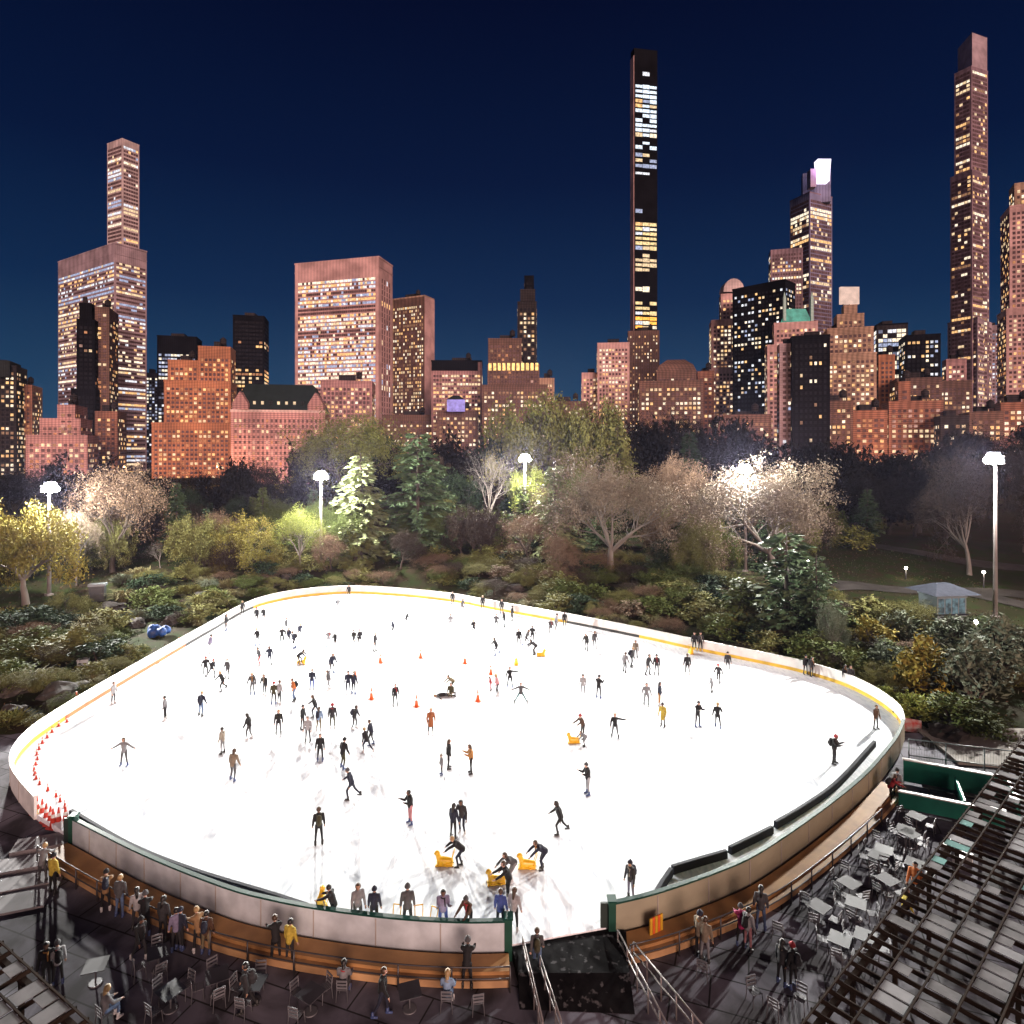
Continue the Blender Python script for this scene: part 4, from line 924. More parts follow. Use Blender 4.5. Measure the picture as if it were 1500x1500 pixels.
TR = [('leafy','golden','grey',38,740,62,84,'yellow leaved tree at the left edge, lit from the floodlight behind it'),('leafy','golden','grey',-20,760,60,88,'yellow leaved tree cut by the left edge of the view'),
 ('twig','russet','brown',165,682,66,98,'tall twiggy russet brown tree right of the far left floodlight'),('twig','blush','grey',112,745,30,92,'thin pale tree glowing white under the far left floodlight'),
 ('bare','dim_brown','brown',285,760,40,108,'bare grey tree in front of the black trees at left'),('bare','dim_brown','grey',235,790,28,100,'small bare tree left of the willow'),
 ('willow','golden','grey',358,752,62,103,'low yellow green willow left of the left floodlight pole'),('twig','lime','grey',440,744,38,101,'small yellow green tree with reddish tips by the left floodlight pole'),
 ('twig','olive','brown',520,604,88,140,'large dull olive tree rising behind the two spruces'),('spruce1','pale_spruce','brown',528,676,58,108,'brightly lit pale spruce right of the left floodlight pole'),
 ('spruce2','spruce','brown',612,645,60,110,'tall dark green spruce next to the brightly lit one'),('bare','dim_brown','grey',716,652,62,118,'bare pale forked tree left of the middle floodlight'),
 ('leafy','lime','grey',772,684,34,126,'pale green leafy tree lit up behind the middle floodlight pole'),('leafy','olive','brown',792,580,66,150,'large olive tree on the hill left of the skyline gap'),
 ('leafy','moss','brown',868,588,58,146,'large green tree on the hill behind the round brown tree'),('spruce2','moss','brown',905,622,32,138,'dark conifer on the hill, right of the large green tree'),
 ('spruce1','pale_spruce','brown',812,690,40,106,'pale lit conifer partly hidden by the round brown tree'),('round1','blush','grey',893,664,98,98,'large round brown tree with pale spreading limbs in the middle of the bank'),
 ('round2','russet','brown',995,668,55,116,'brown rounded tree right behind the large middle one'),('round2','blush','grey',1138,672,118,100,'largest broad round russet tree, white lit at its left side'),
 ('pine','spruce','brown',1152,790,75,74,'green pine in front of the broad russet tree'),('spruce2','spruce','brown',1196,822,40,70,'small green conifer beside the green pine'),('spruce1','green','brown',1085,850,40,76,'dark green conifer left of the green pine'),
 ('round3','dim_brown','grey',1420,650,72,102,'dim brown tree with pale trunk left of the right floodlight'),('round3','dim_brown','grey',1500,640,50,120,'dim brown tree at the right edge behind the right floodlight'),
 ('spruce1','deep','brown',1010,640,30,150,'small dark green conifer on the hill between brown trees'),('leafy','deep','brown',655,690,45,128,'dark green tree between the spruce and bare tree'),
 ('willow','silver','grey',1215,880,26,66,'small grey weeping tree right of the pines')]
for a in TR: tree(*a)
rr = random.Random(21)
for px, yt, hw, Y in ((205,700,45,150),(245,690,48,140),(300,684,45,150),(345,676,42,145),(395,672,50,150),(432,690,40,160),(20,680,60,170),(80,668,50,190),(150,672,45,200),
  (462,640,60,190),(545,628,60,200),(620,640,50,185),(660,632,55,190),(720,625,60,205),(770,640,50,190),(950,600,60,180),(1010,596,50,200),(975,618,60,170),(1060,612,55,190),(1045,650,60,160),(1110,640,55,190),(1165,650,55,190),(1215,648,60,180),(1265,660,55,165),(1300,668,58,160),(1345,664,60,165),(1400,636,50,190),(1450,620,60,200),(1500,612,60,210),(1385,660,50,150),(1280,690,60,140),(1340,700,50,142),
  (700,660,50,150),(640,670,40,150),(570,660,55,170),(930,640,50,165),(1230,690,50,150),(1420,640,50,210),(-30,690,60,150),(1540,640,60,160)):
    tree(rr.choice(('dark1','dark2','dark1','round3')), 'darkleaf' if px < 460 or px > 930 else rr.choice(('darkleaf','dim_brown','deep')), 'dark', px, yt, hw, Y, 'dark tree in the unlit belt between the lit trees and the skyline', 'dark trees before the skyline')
# smaller trees and tall bushes filling the bank between the named ones
for _ in range(700):
    px, Y = rr.uniform(60,1290), rr.uniform(97,134); x = (px-750)/F*Y; d = ring_dist(x,Y) if Y < 108 else 20
    if d < 7 or (px > 1180 and Y < 112): continue
    k = rr.choice(('round3','twig','leafy','spruce2','shrub0','shrub1','shrub2','round2','spruce1')); sh = k.startswith('shrub'); lf = rr.choice(('moss','green','deep','dim_brown','russet','olive','deep','green') if k[:3] != 'spr' else ('spruce','deep','green'))
    h = rr.uniform(2.4,4.4) if sh else rr.uniform(5,10.5); nfill = globals().get('nfill', 0) + 1
    if nfill > 165: break
    side = 'left' if px < 480 else 'middle' if px < 900 else 'right'
    plant('shrub' if sh else 'conifer' if k[:3] == 'spr' else 'tree', k, lf, 'brown', x, Y, h, h*(rr.uniform(1.3,1.9) if sh else rr.uniform(.5,.65) if k[:3] == 'spr' else rr.uniform(.8,1.1)), '%s %s filling the %s of the wooded bank' % ({'moss':'mossy green','deep':'dark green','dim_brown':'dull brown','spruce':'bluish green'}.get(lf,lf), 'tall bush' if sh else 'small conifer' if k[:3]=='spr' else 'small tree', side), 'shrub' if sh else 'tree', 'small growth on the wooded bank')
# understorey: shrubs round the rink
def shrub(px, py, h, w, key, leaf, lab, z=.6):
    p = G(px, py, z)
    for _ in range(30):
        if ring_dist(p.x,p.y) > .55*w: break
        p += Vector((.18*(1 if p.x > 0 else -1), .18, 0))
    name = 'ornamental_grass' if key in ('grass','spiky') else 'shrub'
    return plant(name, key, leaf, 'brown', p.x, p.y, h, w, lab, 'shrub' if name == 'shrub' else 'grass', None)
for a in ((60,930,3.4,7.0,'shrub1','deep','dark glossy round shrub on the left bank'),(115,960,3.6,4.2,'conic','moss','cone shaped olive shrub on the left bank'),(165,940,1.8,3.5,'shrub0','green','low green shrub right of the cone shaped one'),
  (1275,945,3.6,4.6,'shrub2','golden','yellow green shrub above the right corner of the boards'),(1352,1000,5.2,4.6,'conic','amber','tall amber olive shrub in the clump at right'),(1300,975,3.4,4.0,'shrub0','silver','grey green shrub between the yellow and amber ones'),
  (1425,1010,5.6,6.5,'shrub1','silver','big silvery shrub at the right of the clump'),(1465,980,5.4,6.0,'shrub2','silver','silvery shrub at the right edge behind the pergola'),(1400,960,4.5,5.5,'shrub0','silver','silvery shrub below the kiosk'),(1320,940,3.6,5.0,'shrub1','silver','silvery shrub left of the kiosk'),
  (1395,1045,2.6,4.6,'shrub0','green','dark green shrub at the foot of the silvery clump'),(1340,1040,2.0,3.2,'shrub2','lime','small lime shrub at the foot of the amber one'),(1300,1015,1.6,2.6,'shrub1','lime','small lime shrub beside the right corner of the boards'),(1440,1055,2.0,4.2,'shrub1','green','low green shrub above the concrete apron'),
  (708,822,3.4,5.4,'shrub1','spruce','bluish green shrub under the bare forked tree'),(762,822,3.6,6.6,'shrub2','spruce','wide bluish green shrub below the middle floodlight'),(690,800,4.2,6,'shrub0','deep','dark green shrub between the spruce and the bare tree'),
  (735,858,2.2,4.6,'shrub0','blush','pinkish brown shrub behind the far boards, left one of two'),(775,862,2.2,4.2,'shrub1','blush','pinkish brown shrub behind the far boards, right one of two'),(820,886,2.0,4.8,'shrub2','moss','mossy rounded shrub just behind the far boards'),(925,900,2.4,5.0,'shrub0','blush','dull pink shrub behind the far boards right of centre'),
  (1040,890,3.4,6,'shrub1','deep','dark green shrub left of the dark conifer'),(1060,930,2.8,6,'shrub2','green','green shrub behind the far right boards'),(1185,965,3.2,6,'shrub0','green','green shrub behind the boards below the small conifer'),(1120,955,2.6,5.5,'shrub1','moss','mossy shrub behind the far right boards'),(1240,975,2.4,4,'shrub2','green','green shrub right of the small weeping tree')):
    shrub(*a)
kinds = [('shrub0','moss'),('shrub1','green'),('shrub2','deep'),('twig','dim_brown'),('shrub1','moss'),('spiky','green'),('spiky','straw'),('grass','straw'),('twig','russet'),('spiky','moss'),('round3','moss'),('leafy','green'),('willow','moss')]
NM = {'moss':'mossy green','green':'green','deep':'dark green','dim_brown':'dull brown','olive':'olive','straw':'straw coloured','russet':'russet','spruce':'bluish green'}
KEEP = [(at(233,925).x+.6, at(233,925).y-2, 14), (at(143,885).x+.6, at(143,885).y-2.5, 12), (at(122,970).x, at(122,970).y-1.5, 6)]; n_ = 0
for _ in range(2400):
    if n_ >= 390: break
    i = rr.randint(10, len(FAR)-12); d = 1.6 + 24*rr.random()**1.4; t = (FAR[i+1]-FAR[i-1]).normalized(); q = FAR[i] + Vector((-t.y, t.x))*d
    if zg(q.x,q.y) < -.3 or q.y < 49 or (q.x > 34 and q.y < 56) or (q.x > 50): continue
    if ring_dist(q.x,q.y) < 1.2 or any((q.x-a)**2+(q.y-b)**2 < c for a,b,c in KEEP): continue
    key, leaf = rr.choice(kinds); sc = rr.uniform(.8,1.5)*(1+.035*d); lowk = key in ('spiky','grass')
    if d < (2.4 if lowk else 3.0)*sc*(.6 if d<3 else 1)*.62: continue
    n_ += 1
    side = 'left' if q.x < -24 else 'middle' if q.x < 12 else 'right'
    plant('ornamental_grass' if lowk else 'shrub', key, leaf, 'brown', q.x, q.y, (1.0 if lowk else 1.5)*sc*(.6 if d<3 else 1), (2.6 if lowk else 3.3)*sc*(.6 if d<3 else 1), '%s %s on the %s bank behind the rink boards' % (NM[leaf], 'grass clump' if lowk else 'bush', side), 'grass' if lowk else 'shrub', 'planting on the bank round the rink')
for px, py in ((215,890),(245,882),(275,878),(305,872),(335,870),(260,898),(290,890),(320,884),(200,905),(180,870),(225,868),(360,866),(1300,960),(1255,960),(1330,985)):
    shrub(px,py,rr.uniform(1.3,2.0),rr.uniform(2.6,3.8),'spiky' if rr.random()<.6 else 'grass', rr.choice(('straw','moss','silver')), 'pale arching grass clump on the left bank' if px < 600 else 'arching grass clump at the right corner of the boards')
unique(PLANTS)
# leaf litter and short grass: nobody could count it
LT = MB()
for _ in range(16000):
    x, y = rr.uniform(-75,70), rr.uniform(50,135); 
    d = ring_dist(x,y) if (-45 < x < 45 and y < 108) else 30
    if d < .6: continue
    z = zg(x,y,d); leafcard(LT, Vector((x,y,z+.06)), rr.uniform(.14,.34), rr, 0 if rr.random()<.5 else 1, 0)
LT.build('leaf_litter', [mat('litter_brown', (.10,.06,.03), .8, island=.4), mat('litter_green', (.04,.055,.018), .8, island=.4)], kind='stuff')
# ------------------------------------------------------------------ the skyline
def wall(name, c, **k):              # stone with weathering, storey bands and pier lines of its own
    m = mat('facade_' + name, c, k.pop('rough', .8), scale=k.pop('scale', .09), var=k.pop('var', .42), **k)
    n, l = m.node_tree.nodes, m.node_tree.links; b = n['Principled BSDF']; out = b.inputs['Base Color'].links[0].from_socket
    tc = n.new('ShaderNodeTexCoord'); rr = random.Random(name)
    for ax, sc in (('Z', rr.uniform(.55,.7)), ('DIAGONAL', rr.uniform(.5,.75))):
        wv = n.new('ShaderNodeTexWave'); wv.bands_direction = ax; wv.inputs['Scale'].default_value = sc/2; wv.inputs['Distortion'].default_value = .35; wv.inputs['Detail'].default_value = 3
        if ax == 'DIAGONAL':
            mp = n.new('ShaderNodeMapping'); mp.inputs['Scale'].default_value = (1,1,0); l.new(tc.outputs['Object'], mp.inputs['Vector']); l.new(mp.outputs['Vector'], wv.inputs['Vector'])
        else: l.new(tc.outputs['Object'], wv.inputs['Vector'])
        mr = n.new('ShaderNodeMapRange'); mr.inputs['From Min'].default_value = .2; mr.inputs['From Max'].default_value = .7; mr.inputs['To Min'].default_value = (.62 if ax == 'Z' else .78) if name not in ('pink','pale','mauve') else (.8 if ax == 'Z' else .92); mr.inputs['To Max'].default_value = 1.12
        l.new(wv.outputs['Fac'], mr.inputs['Value']); mx = n.new('ShaderNodeMix'); mx.data_type = 'RGBA'; mx.blend_type = 'MULTIPLY'; mx.inputs[0].default_value = 1
        l.new(out, mx.inputs[6]); l.new(mr.outputs['Result'], mx.inputs[7]); out = mx.outputs[2]
    l.new(out, b.inputs['Base Color']); return m
WM = {'violet':wall('violet',(.25,.23,.36)),'pink':wall('pink',(.60,.36,.34)),'rose':wall('rose',(.46,.25,.25)),'mauve':wall('mauve',(.40,.29,.32)),'brick':wall('brick',(.33,.14,.09)),'orange':wall('orange',(.50,.20,.10)),'tan':wall('tan',(.46,.29,.20)),'brown':wall('brown',(.16,.085,.065)),
      'black':wall('black',(.008,.008,.011),rough=.8,spec=.04),'dark':wall('dark',(.04,.033,.035),rough=.8,spec=.1),'pale':wall('pale',(.60,.46,.45)),'glass':wall('glass',(.07,.065,.09),rough=.6,spec=.1),'bronze':wall('bronze',(.30,.20,.23),rough=.7,spec=.1),'slate':wall('slate',(.025,.03,.032),rough=.8,spec=.1)}
WARM = [glow('lit_amber',(1,.56,.22),1.15), glow('lit_warm',(1,.72,.42),.95), glow('lit_cream',(1,.84,.62),1.25), glow('lit_dim',(1,.5,.25),.32)]
COOL = [glow('lit_white',(.92,.93,1),1.0), glow('lit_cool',(.62,.70,1),.62), glow('lit_dim_cool',(.5,.55,.8),.25), glow('lit_cream',(1,.84,.62),1.25)]
DIMW = [glow('lit_dim',(1,.5,.25),.32), glow('lit_ember',(1,.40,.16),.5), glow('lit_warm',(1,.72,.42),.95), glow('lit_rose',(1,.55,.42),.5)]
PAL = {'warm':WARM, 'cool':COOL, 'dim':DIMW, 'mix':[WARM[1],WARM[2],COOL[0],COOL[1],WARM[0]], 'amber':[WARM[0],WARM[1],glow('lit_ember',(1,.40,.16),.5)]}
UNLIT = mat('window_dark', (.016,.015,.02), .7, var=.5, scale=.3, spec=.06)
UNLIT2 = mat('window_glow_tinted', (.15,.095,.10), .7, var=.55, scale=.25, spec=.06)  # unlit panes tinted pinkish to carry the city glow they reflect
WCACHE = {}
def wmesh(w, h, m):                  # a window: a shallow pane box, outer face towards -Y
    k = (round(w,2), round(h,2), m.name)
    if k not in WCACHE:
        b = MB(); b.box(-w/2, w/2, -.10, .10, -h/2, h/2); WCACHE[k] = b.mesh('window', m)
    return WCACHE[k]
def facade(root, st, A, B, z0, z1, o, floor=4.0, bay=3.4, ww=.62, wh=.55, pal='warm', lit=.5, top=3.0, bottom=0.0, band=0.0, margin=1.2, show=None, seed=0, blank=None, unlit=None):
    """windows on the wall from A to B (left to right as seen from outside)"""
    rr = random.Random(hash((root.name, seed, int(A[0]*7), int(z0))) & 0xffff if False else int(abs(A[0]*13+A[1]*7+z0*3)) + seed)
    floor *= .76; bay *= .74
    A, B = Vector(A), Vector(B); L = (B-A).length; t = (B-A)/L; n = Vector((t.y, -t.x)); yaw = math.atan2(t.y, t.x)
    nx, nz = max(1, round((L-2*margin)/bay)), max(1, int((z1-z0-top-bottom)/floor)); bw = (L-2*margin)/nx
    for j in range(nz):
        z = z1 - top - (j+.5)*floor; fl = rr.random(); prob = lit if rr.random() > band else (1.0 if rr.random() < .5 else lit*.15); pm = rr.choice(PAL[pal])
        if blank and any(a <= j/nz < b for a, b in blank): prob = 0; 
        for i in range(nx):
            p = A + t*(margin + (i+.5)*bw); on = rr.random() < prob
            m = (pm if rr.random() < .45 + band*.5 else rr.choice(PAL[pal])) if on else (unlit or UNLIT)
            st.append((on, p.x - o.x + n.x*.02, p.y - o.y + n.y*.02, z, yaw, bw*ww, floor*wh, m))
def finish(root, st, cap=70):
    rr = random.Random(len(st)); pick = [s for s in st if s[0]]; rr.shuffle(pick); pick = pick[:cap]; ids = set(map(id, pick))
    for s in pick:
        w = link('window', wmesh(s[5], s[6], s[7]), root, (s[1], s[2], s[3]), s[4])
    rest = [s for s in st if id(s) not in ids]
    if rest:
        ms = []; b = MB()
        for on, x, y, z, yaw, w, h, m in rest:
            if m not in ms: ms.append(m)
            b.box(-w/2, w/2, -.10, .10, -h/2, h/2, ms.index(m), Matrix.Translation((x,y,z)) @ Matrix.Rotation(yaw,4,'Z'))
        tag(b.build('window', ms, root), kind='stuff' if len(rest) > 1 else None)
def fp(x0, x1, Y, depth, skew=0.0):   # footprint whose front is seen between two pixel columns
    th = .62*math.atan(((x0+x1)/2-750)/F) + skew*.5; u = Vector((math.cos(th), -math.sin(th))); c = Vector((((x0+x1)/2-750)/F*Y, Y)); e = []
    for x in (x0, x1):                # where the ray of this column meets the front
        k = (x-750)/F; t = (k*c.y - c.x)/(u.x - k*u.y); e.append(c + u*t)
    f0, f1 = e; n = Vector((-(f1-f0).y, (f1-f0).x)).normalized()*depth
    return [f0, f1, f1+n, f0+n]
def corner(xl, yl, xc, yc, xr, yr, Yc):     # block seen on its corner; tops of three edges given in pixels
    z = CH - (yc-HZ)/F*Yc; q = []
    for x, y in ((xl,yl),(xc,yc),(xr,yr)):
        Y = (CH - z)*F/(y-HZ); q.append(Vector(((x-750)/F*Y, Y)))
    return [q[0], q[1], q[2], q[0]+q[2]-q[1]], z
def ztop(y, Y): return CH - (y-HZ)/F*Y
def building(name, label, cat='building', Y=400, blocks=(), cap=70):
    """blocks: dict(x=(x0,x1), y=top row, wall, plus facade arguments)"""
    root = None; st = []
    for i, b in enumerate(blocks):
        b = dict(b); wn = b.pop('wall'); w = WM[wn]; Yb = b.pop('Y', Y); dep = b.pop('depth', 25); sk = b.pop('skew', .04); base = b.pop('base', None)
        if 'corner' in b: foot, z1 = corner(*b.pop('corner'))
        else:
            x0, x1 = b.pop('x'); foot = fp(x0, x1, Yb, dep, sk); z1 = ztop(b.pop('y'), Yb)
        z0 = ztop(base, Yb) if base is not None else 0.0
        if root is None: o = Vector((sum(p.x for p in foot)/4, sum(p.y for p in foot)/4)); root = empty(name, (o.x, o.y, 0), label=label, cat=cat)
        loc = [p-o for p in foot]; m = MB(); m.prism([(p.x,p.y) for p in loc], z0, z1); m.build(b.pop('part', 'wall' if i == 0 else 'upper_wall'), w, root)
        par = b.pop('parapet', 1.2); capm = b.pop('cap', None); roof = b.pop('roof', True); win = b.pop('win', True)
        cen = sum(loc, Vector((0,0)))/4
        if par:
            m = MB(); ex = [cen + (p-cen)*1.012 for p in loc]; m.prism([(p.x,p.y) for p in ex], z1+.01, z1+par); m.build('parapet', WM[capm] if capm else w, root)
        if roof:                                          # plant room and a tank on top
            m = MB(); rr = random.Random(i+len(label)); a = cen + (loc[0]-cen)*rr.uniform(-.2,.3); s = (loc[1]-loc[0]).length
            q = [a + (p-cen)*rr.uniform(.28,.42) for p in loc]; m.prism([(p.x,p.y) for p in q], z1+par-.2, z1+par+rr.uniform(2.2,4.5)); m.build('plant_room', WM['dark'], root)
        if wn in ('pink','rose','brick','orange','tan','brown','pale','mauve') and z1 - z0 > 20:
            for zz in (z0 + (z1-z0)*.32, z1 - 7.5):
                m = MB(); m.prism([tuple(cen + (p-cen)*1.008) for p in loc], zz, zz+.7); m.build('belt_course', w, root)
        if wn in ('rose','brick','orange','tan','brown') and roof:
            q = cen + (loc[1]-cen)*.45; m = MB(); m.tube([(q.x,q.y,z1+par+2.0),(q.x,q.y,z1+par+5.2)], 1.9, 10); m.tube([(q.x,q.y,z1+par+5.2),(q.x,q.y,z1+par+6.8)], [2.1,.1], 10)
            for ax, ay in ((1,1),(1,-1),(-1,1),(-1,-1)): m.tube([(q.x+ax*1.3,q.y+ay*1.3,z1+par-.2),(q.x+ax*1.3,q.y+ay*1.3,z1+par+2.1)], .15, 4)
            m.build('water_tank', WM['dark'], root)
        if win:
            sides = b.pop('sides', True); side = b.pop('side', {}); b['unlit'] = UNLIT if wn in ('black','dark','slate','glass') else UNLIT2
            facade(root, st, foot[0], foot[1], z0, z1, o, seed=i, **b)
            if sides:
                k = dict(b); k.update(side)
                facade(root, st, foot[1], foot[2], z0, z1, o, seed=i+50, **k)
                facade(root, st, foot[3], foot[0], z0, z1, o, seed=i+70, **k)
    finish(root, st, cap)
    root['origin'] = 0; del root['origin']; return root, o
B_ = building
D = dict
# far left
B_('apartment_tower','dark apartment block with olive lit windows cut by the left edge',Y=450,blocks=[D(x=(-30,24),y=537,wall='dark',pal='warm',lit=.5,floor=4.2),D(x=(-30,14),y=530,Y=446,wall='slate',win=False,roof=False,base=552)])
B_('apartment_tower','narrow reddish block standing right of the dark one at the left edge',Y=470,blocks=[D(x=(24,47),y=566,wall='brick',pal='amber',lit=.35)])
B_('apartment_tower','low purplish red block below the tall corner tower at left',Y=350,blocks=[D(x=(38,128),y=640,wall='rose',pal='dim',lit=.45,floor=3.8),D(x=(58,118),y=616,Y=351,wall='rose',pal='dim',lit=.35),D(x=(84,110),y=596,Y=352,wall='rose',pal='dim',lit=.3)])
# the big corner tower, upper tower
B_('corner_tower','massive pinkish glass tower seen on its corner at left, full of lit floors','skyscraper',blocks=[D(corner=(85,385,168,357,215,370,500),wall='mauve',pal='mix',lit=.55,band=.6,floor=4.1,bay=3.2,ww=.95,wh=.5,top=13,cap='mauve',roof=False)],cap=95)
B_('slender_tower','slim square tower with pale lit bands rising behind the massive corner tower','skyscraper',blocks=[D(corner=(157,212,179,204,204,214,640),wall='pale',pal='mix',lit=.10,band=.75,floor=5.0,bay=3.4,ww=.86,wh=.6,top=5,roof=False)],cap=90)
B_('stone_tower','slim black stepped tower in front of the massive corner tower','skyscraper',Y=430,blocks=[D(x=(112,139),y=470,wall='black',pal='dim',lit=.05,depth=14),D(x=(116,134),y=446,Y=433,wall='black',win=False,depth=9,base=474),D(x=(104,140),y=572,Y=427,wall='black',pal='dim',lit=.06,depth=18)],cap=30)
B_('stone_tower','reddish brown half of the stepped tower beside its black half','skyscraper',Y=440,blocks=[D(x=(139,160),y=452,wall='brown',pal='amber',lit=.3,floor=4),D(x=(139,172),y=605,Y=420,wall='brick',pal='amber',lit=.35)],cap=50)
B_('office_block','small bluish lit block peeping between the corner tower and the orange one',Y=600,blocks=[D(x=(212,233),y=548,wall='glass',pal='cool',lit=.6)],cap=40)
B_('office_tower','black topped glass office block behind the orange building',Y=560,blocks=[D(x=(230,288),y=494,wall='black',pal='cool',lit=.75,band=.3,top=14,floor=4.4,bay=3.2,ww=.85,cap='black')])
B_('setback_building','bright orange stepped brick building at left of the grand hotel',Y=400,blocks=[D(x=(222,338),y=622,wall='orange',pal='amber',lit=.4,floor=3.7),D(x=(240,338),y=560,Y=403,wall='orange',pal='amber',lit=.35,floor=3.7),D(x=(246,292),y=530,Y=406,wall='orange',pal='amber',lit=.3,depth=16),D(x=(290,338),y=510,Y=408,wall='orange',pal='amber',lit=.25,top=6,depth=18)],cap=90)
B_('office_tower','plain black slab between the orange building and the big white office tower','skyscraper',Y=520,blocks=[D(x=(341,387),y=464,wall='black',pal='amber',lit=.42,band=.4,floor=4.2,ww=.8,cap='black',blank=[(0,.12),(.16,.3)])],cap=60)
# grand hotel with mansard
root, o = B_('grand_hotel','grand mauve stone hotel with dark mansard roof and gables','hotel',Y=330,blocks=[D(x=(338,476),y=604,wall='rose',pal='dim',lit=.34,floor=3.6,bay=2.9,ww=.5,wh=.55,roof=False,cap='pale',depth=30)],cap=90)
f = [p-o for p in fp(338,476,330,30,.04)]; c = sum(f,Vector((0,0)))/4; z = ztop(604,330)+1.2; zt = ztop(562,330)
m = MB(); m.prism([(p.x,p.y) for p in f], z, zt, 0, [tuple(c+(p-c)*.72) for p in f]); m.build('roof', mat('mansard_slate',(.012,.02,.018),.8,scale=.3,spec=.1), root)
for t in (.1,.9):
    q = f[0].lerp(f[1],t); M = Matrix.Translation((q.x,q.y-.3,z)); m = MB()
    for a in (1,): m.prism([(-4,-.4),(4,-.4),(4,4),(-4,4)],0,3); m.prism([(-4,-.4),(4,-.4),(4,4),(-4,4)],3.003,9,0,[(-.2,-.4),(.2,-.4),(.2,4),(-.2,4)])
    m.build('gable', WM['rose'], root, loc=(q.x,q.y-.3,z))
for i in range(7):
    q = f[0].lerp(f[1],.24+i*.085); m = MB(); m.box(-.9,.9,-.1,2.2,2.4,4.8); g = m.build('dormer', WM['slate'], root, loc=(q.x,q.y+.9,z))
    if i in (0,1,3,4,5): m = MB(); m.box(-.65,.65,-.2,-.103,2.8,4.4); m.build('pane', WARM[1], g)
# big white office tower and neighbour
root, o = B_('office_tower','wide office tower framed in pale pink stone with rows of lit floors','skyscraper',blocks=[D(corner=(432,388,555,377,575,391,520),wall='pink',pal='mix',lit=.86,band=.12,floor=4.15,bay=2.6,ww=.9,wh=.62,top=15,margin=3.0,roof=False,side=D(lit=.15,bay=6.5,ww=.3,wh=.8,floor=6,margin=4),blank=[(.13,.165),(.55,.57)])],cap=100)
B_('office_tower','pink sided tower with a dark grid of windows right of the wide office tower','skyscraper',blocks=[D(corner=(574,440,622,434,636,440,560),wall='brown',pal='warm',lit=.6,floor=4.1,bay=3.0,ww=.55,wh=.6,top=7,cap='tan',sides=False)],cap=80)
fq, z1 = corner(574,440,622,434,636,440,560); 
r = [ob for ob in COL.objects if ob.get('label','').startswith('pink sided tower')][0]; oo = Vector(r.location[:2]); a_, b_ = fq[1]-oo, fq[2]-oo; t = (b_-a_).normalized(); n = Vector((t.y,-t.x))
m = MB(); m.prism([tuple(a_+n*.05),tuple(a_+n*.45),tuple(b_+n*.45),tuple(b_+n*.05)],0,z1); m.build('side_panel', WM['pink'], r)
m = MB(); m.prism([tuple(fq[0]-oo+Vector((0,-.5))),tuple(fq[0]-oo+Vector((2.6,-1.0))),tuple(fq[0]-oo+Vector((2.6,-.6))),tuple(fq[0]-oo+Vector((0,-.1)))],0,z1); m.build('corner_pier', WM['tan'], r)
B_('apartment_tower','pinkish lit block with flat black top right of the pink sided tower',Y=480,blocks=[D(x=(632,706),y=530,wall='rose',pal='warm',lit=.7,floor=4,bay=3,ww=.8,top=9,cap='black'),D(x=(632,700),y=529,Y=479.6,wall='black',win=False,roof=False,base=543,depth=26,parapet=0,skew=.04),D(x=(640,700),y=604,Y=455,wall='brown',pal='warm',lit=.55)])
r = empty('rooftop_sign', P(668,592,450), label='lilac glowing rooftop box in front of the pinkish block', cat='rooftop box'); m = MB(); m.box(-6,6,-3,3,-5,3); m.build('box', glow('lilac_light',(.5,.38,.95),.75,var=.4,scale=.3), r); m = MB(); m.prism([(-6.4,-3.4),(6.4,-3.4),(6.4,3.4),(-6.4,3.4)],3.01,6,0,[(-2,-1),(2,-1),(2,1),(-2,1)]); m.build('roof', WM['slate'], r)
B_('setback_building','dark brown stepped hotel with amber belt and tall thin top','skyscraper',Y=440,blocks=[D(x=(706,802),y=566,wall='brown',pal='warm',lit=.55,floor=3.8),D(x=(714,790),y=536,Y=443,wall='brown',pal='dim',lit=.15,depth=20),D(x=(715,764),y=498,Y=446,wall='brown',pal='dim',lit=.25,depth=15),D(x=(758,786),y=444,Y=448,wall='dark',pal='warm',lit=.4,depth=14,roof=False),D(x=(762,784),y=426,Y=449,wall='dark',win=False,depth=11,base=441,roof=False),D(x=(768,782),y=406,Y=451,wall='black',pal='dim',lit=.1,depth=8,base=427,roof=False)],cap=80)
r = [ob for ob in COL.objects if ob.get('label','').startswith('dark brown stepped hotel')][0]; oo = Vector(r.location[:2]); q = fp(714,790,443,20,.04)
m = MB()
for i in range(11): p = q[0].lerp(q[1],.05+i*.09)-oo; m.box(p.x-1.0,p.x+1.0,p.y-.5,p.y-.2,ztop(533,443)-4.5,ztop(533,443)+.5)
m.build('lit_belt', glow('belt_amber',(1,.62,.2),1.6), r)
B_('apartment_tower','small pale topped block right of the dark stepped hotel',Y=470,blocks=[D(x=(788,812),y=556,wall='tan',pal='warm',lit=.4,depth=12)],cap=25)
B_('apartment_tower','small pinkish block left of the slim supertall tower, lower one',Y=500,blocks=[D(x=(852,880),y=548,wall='pink',pal='warm',lit=.45)],cap=30)
B_('apartment_tower','pinkish lit block touching the slim supertall tower at its left',Y=490,blocks=[D(x=(875,922),y=504,wall='pink',pal='warm',lit=.65,floor=4)],cap=60)
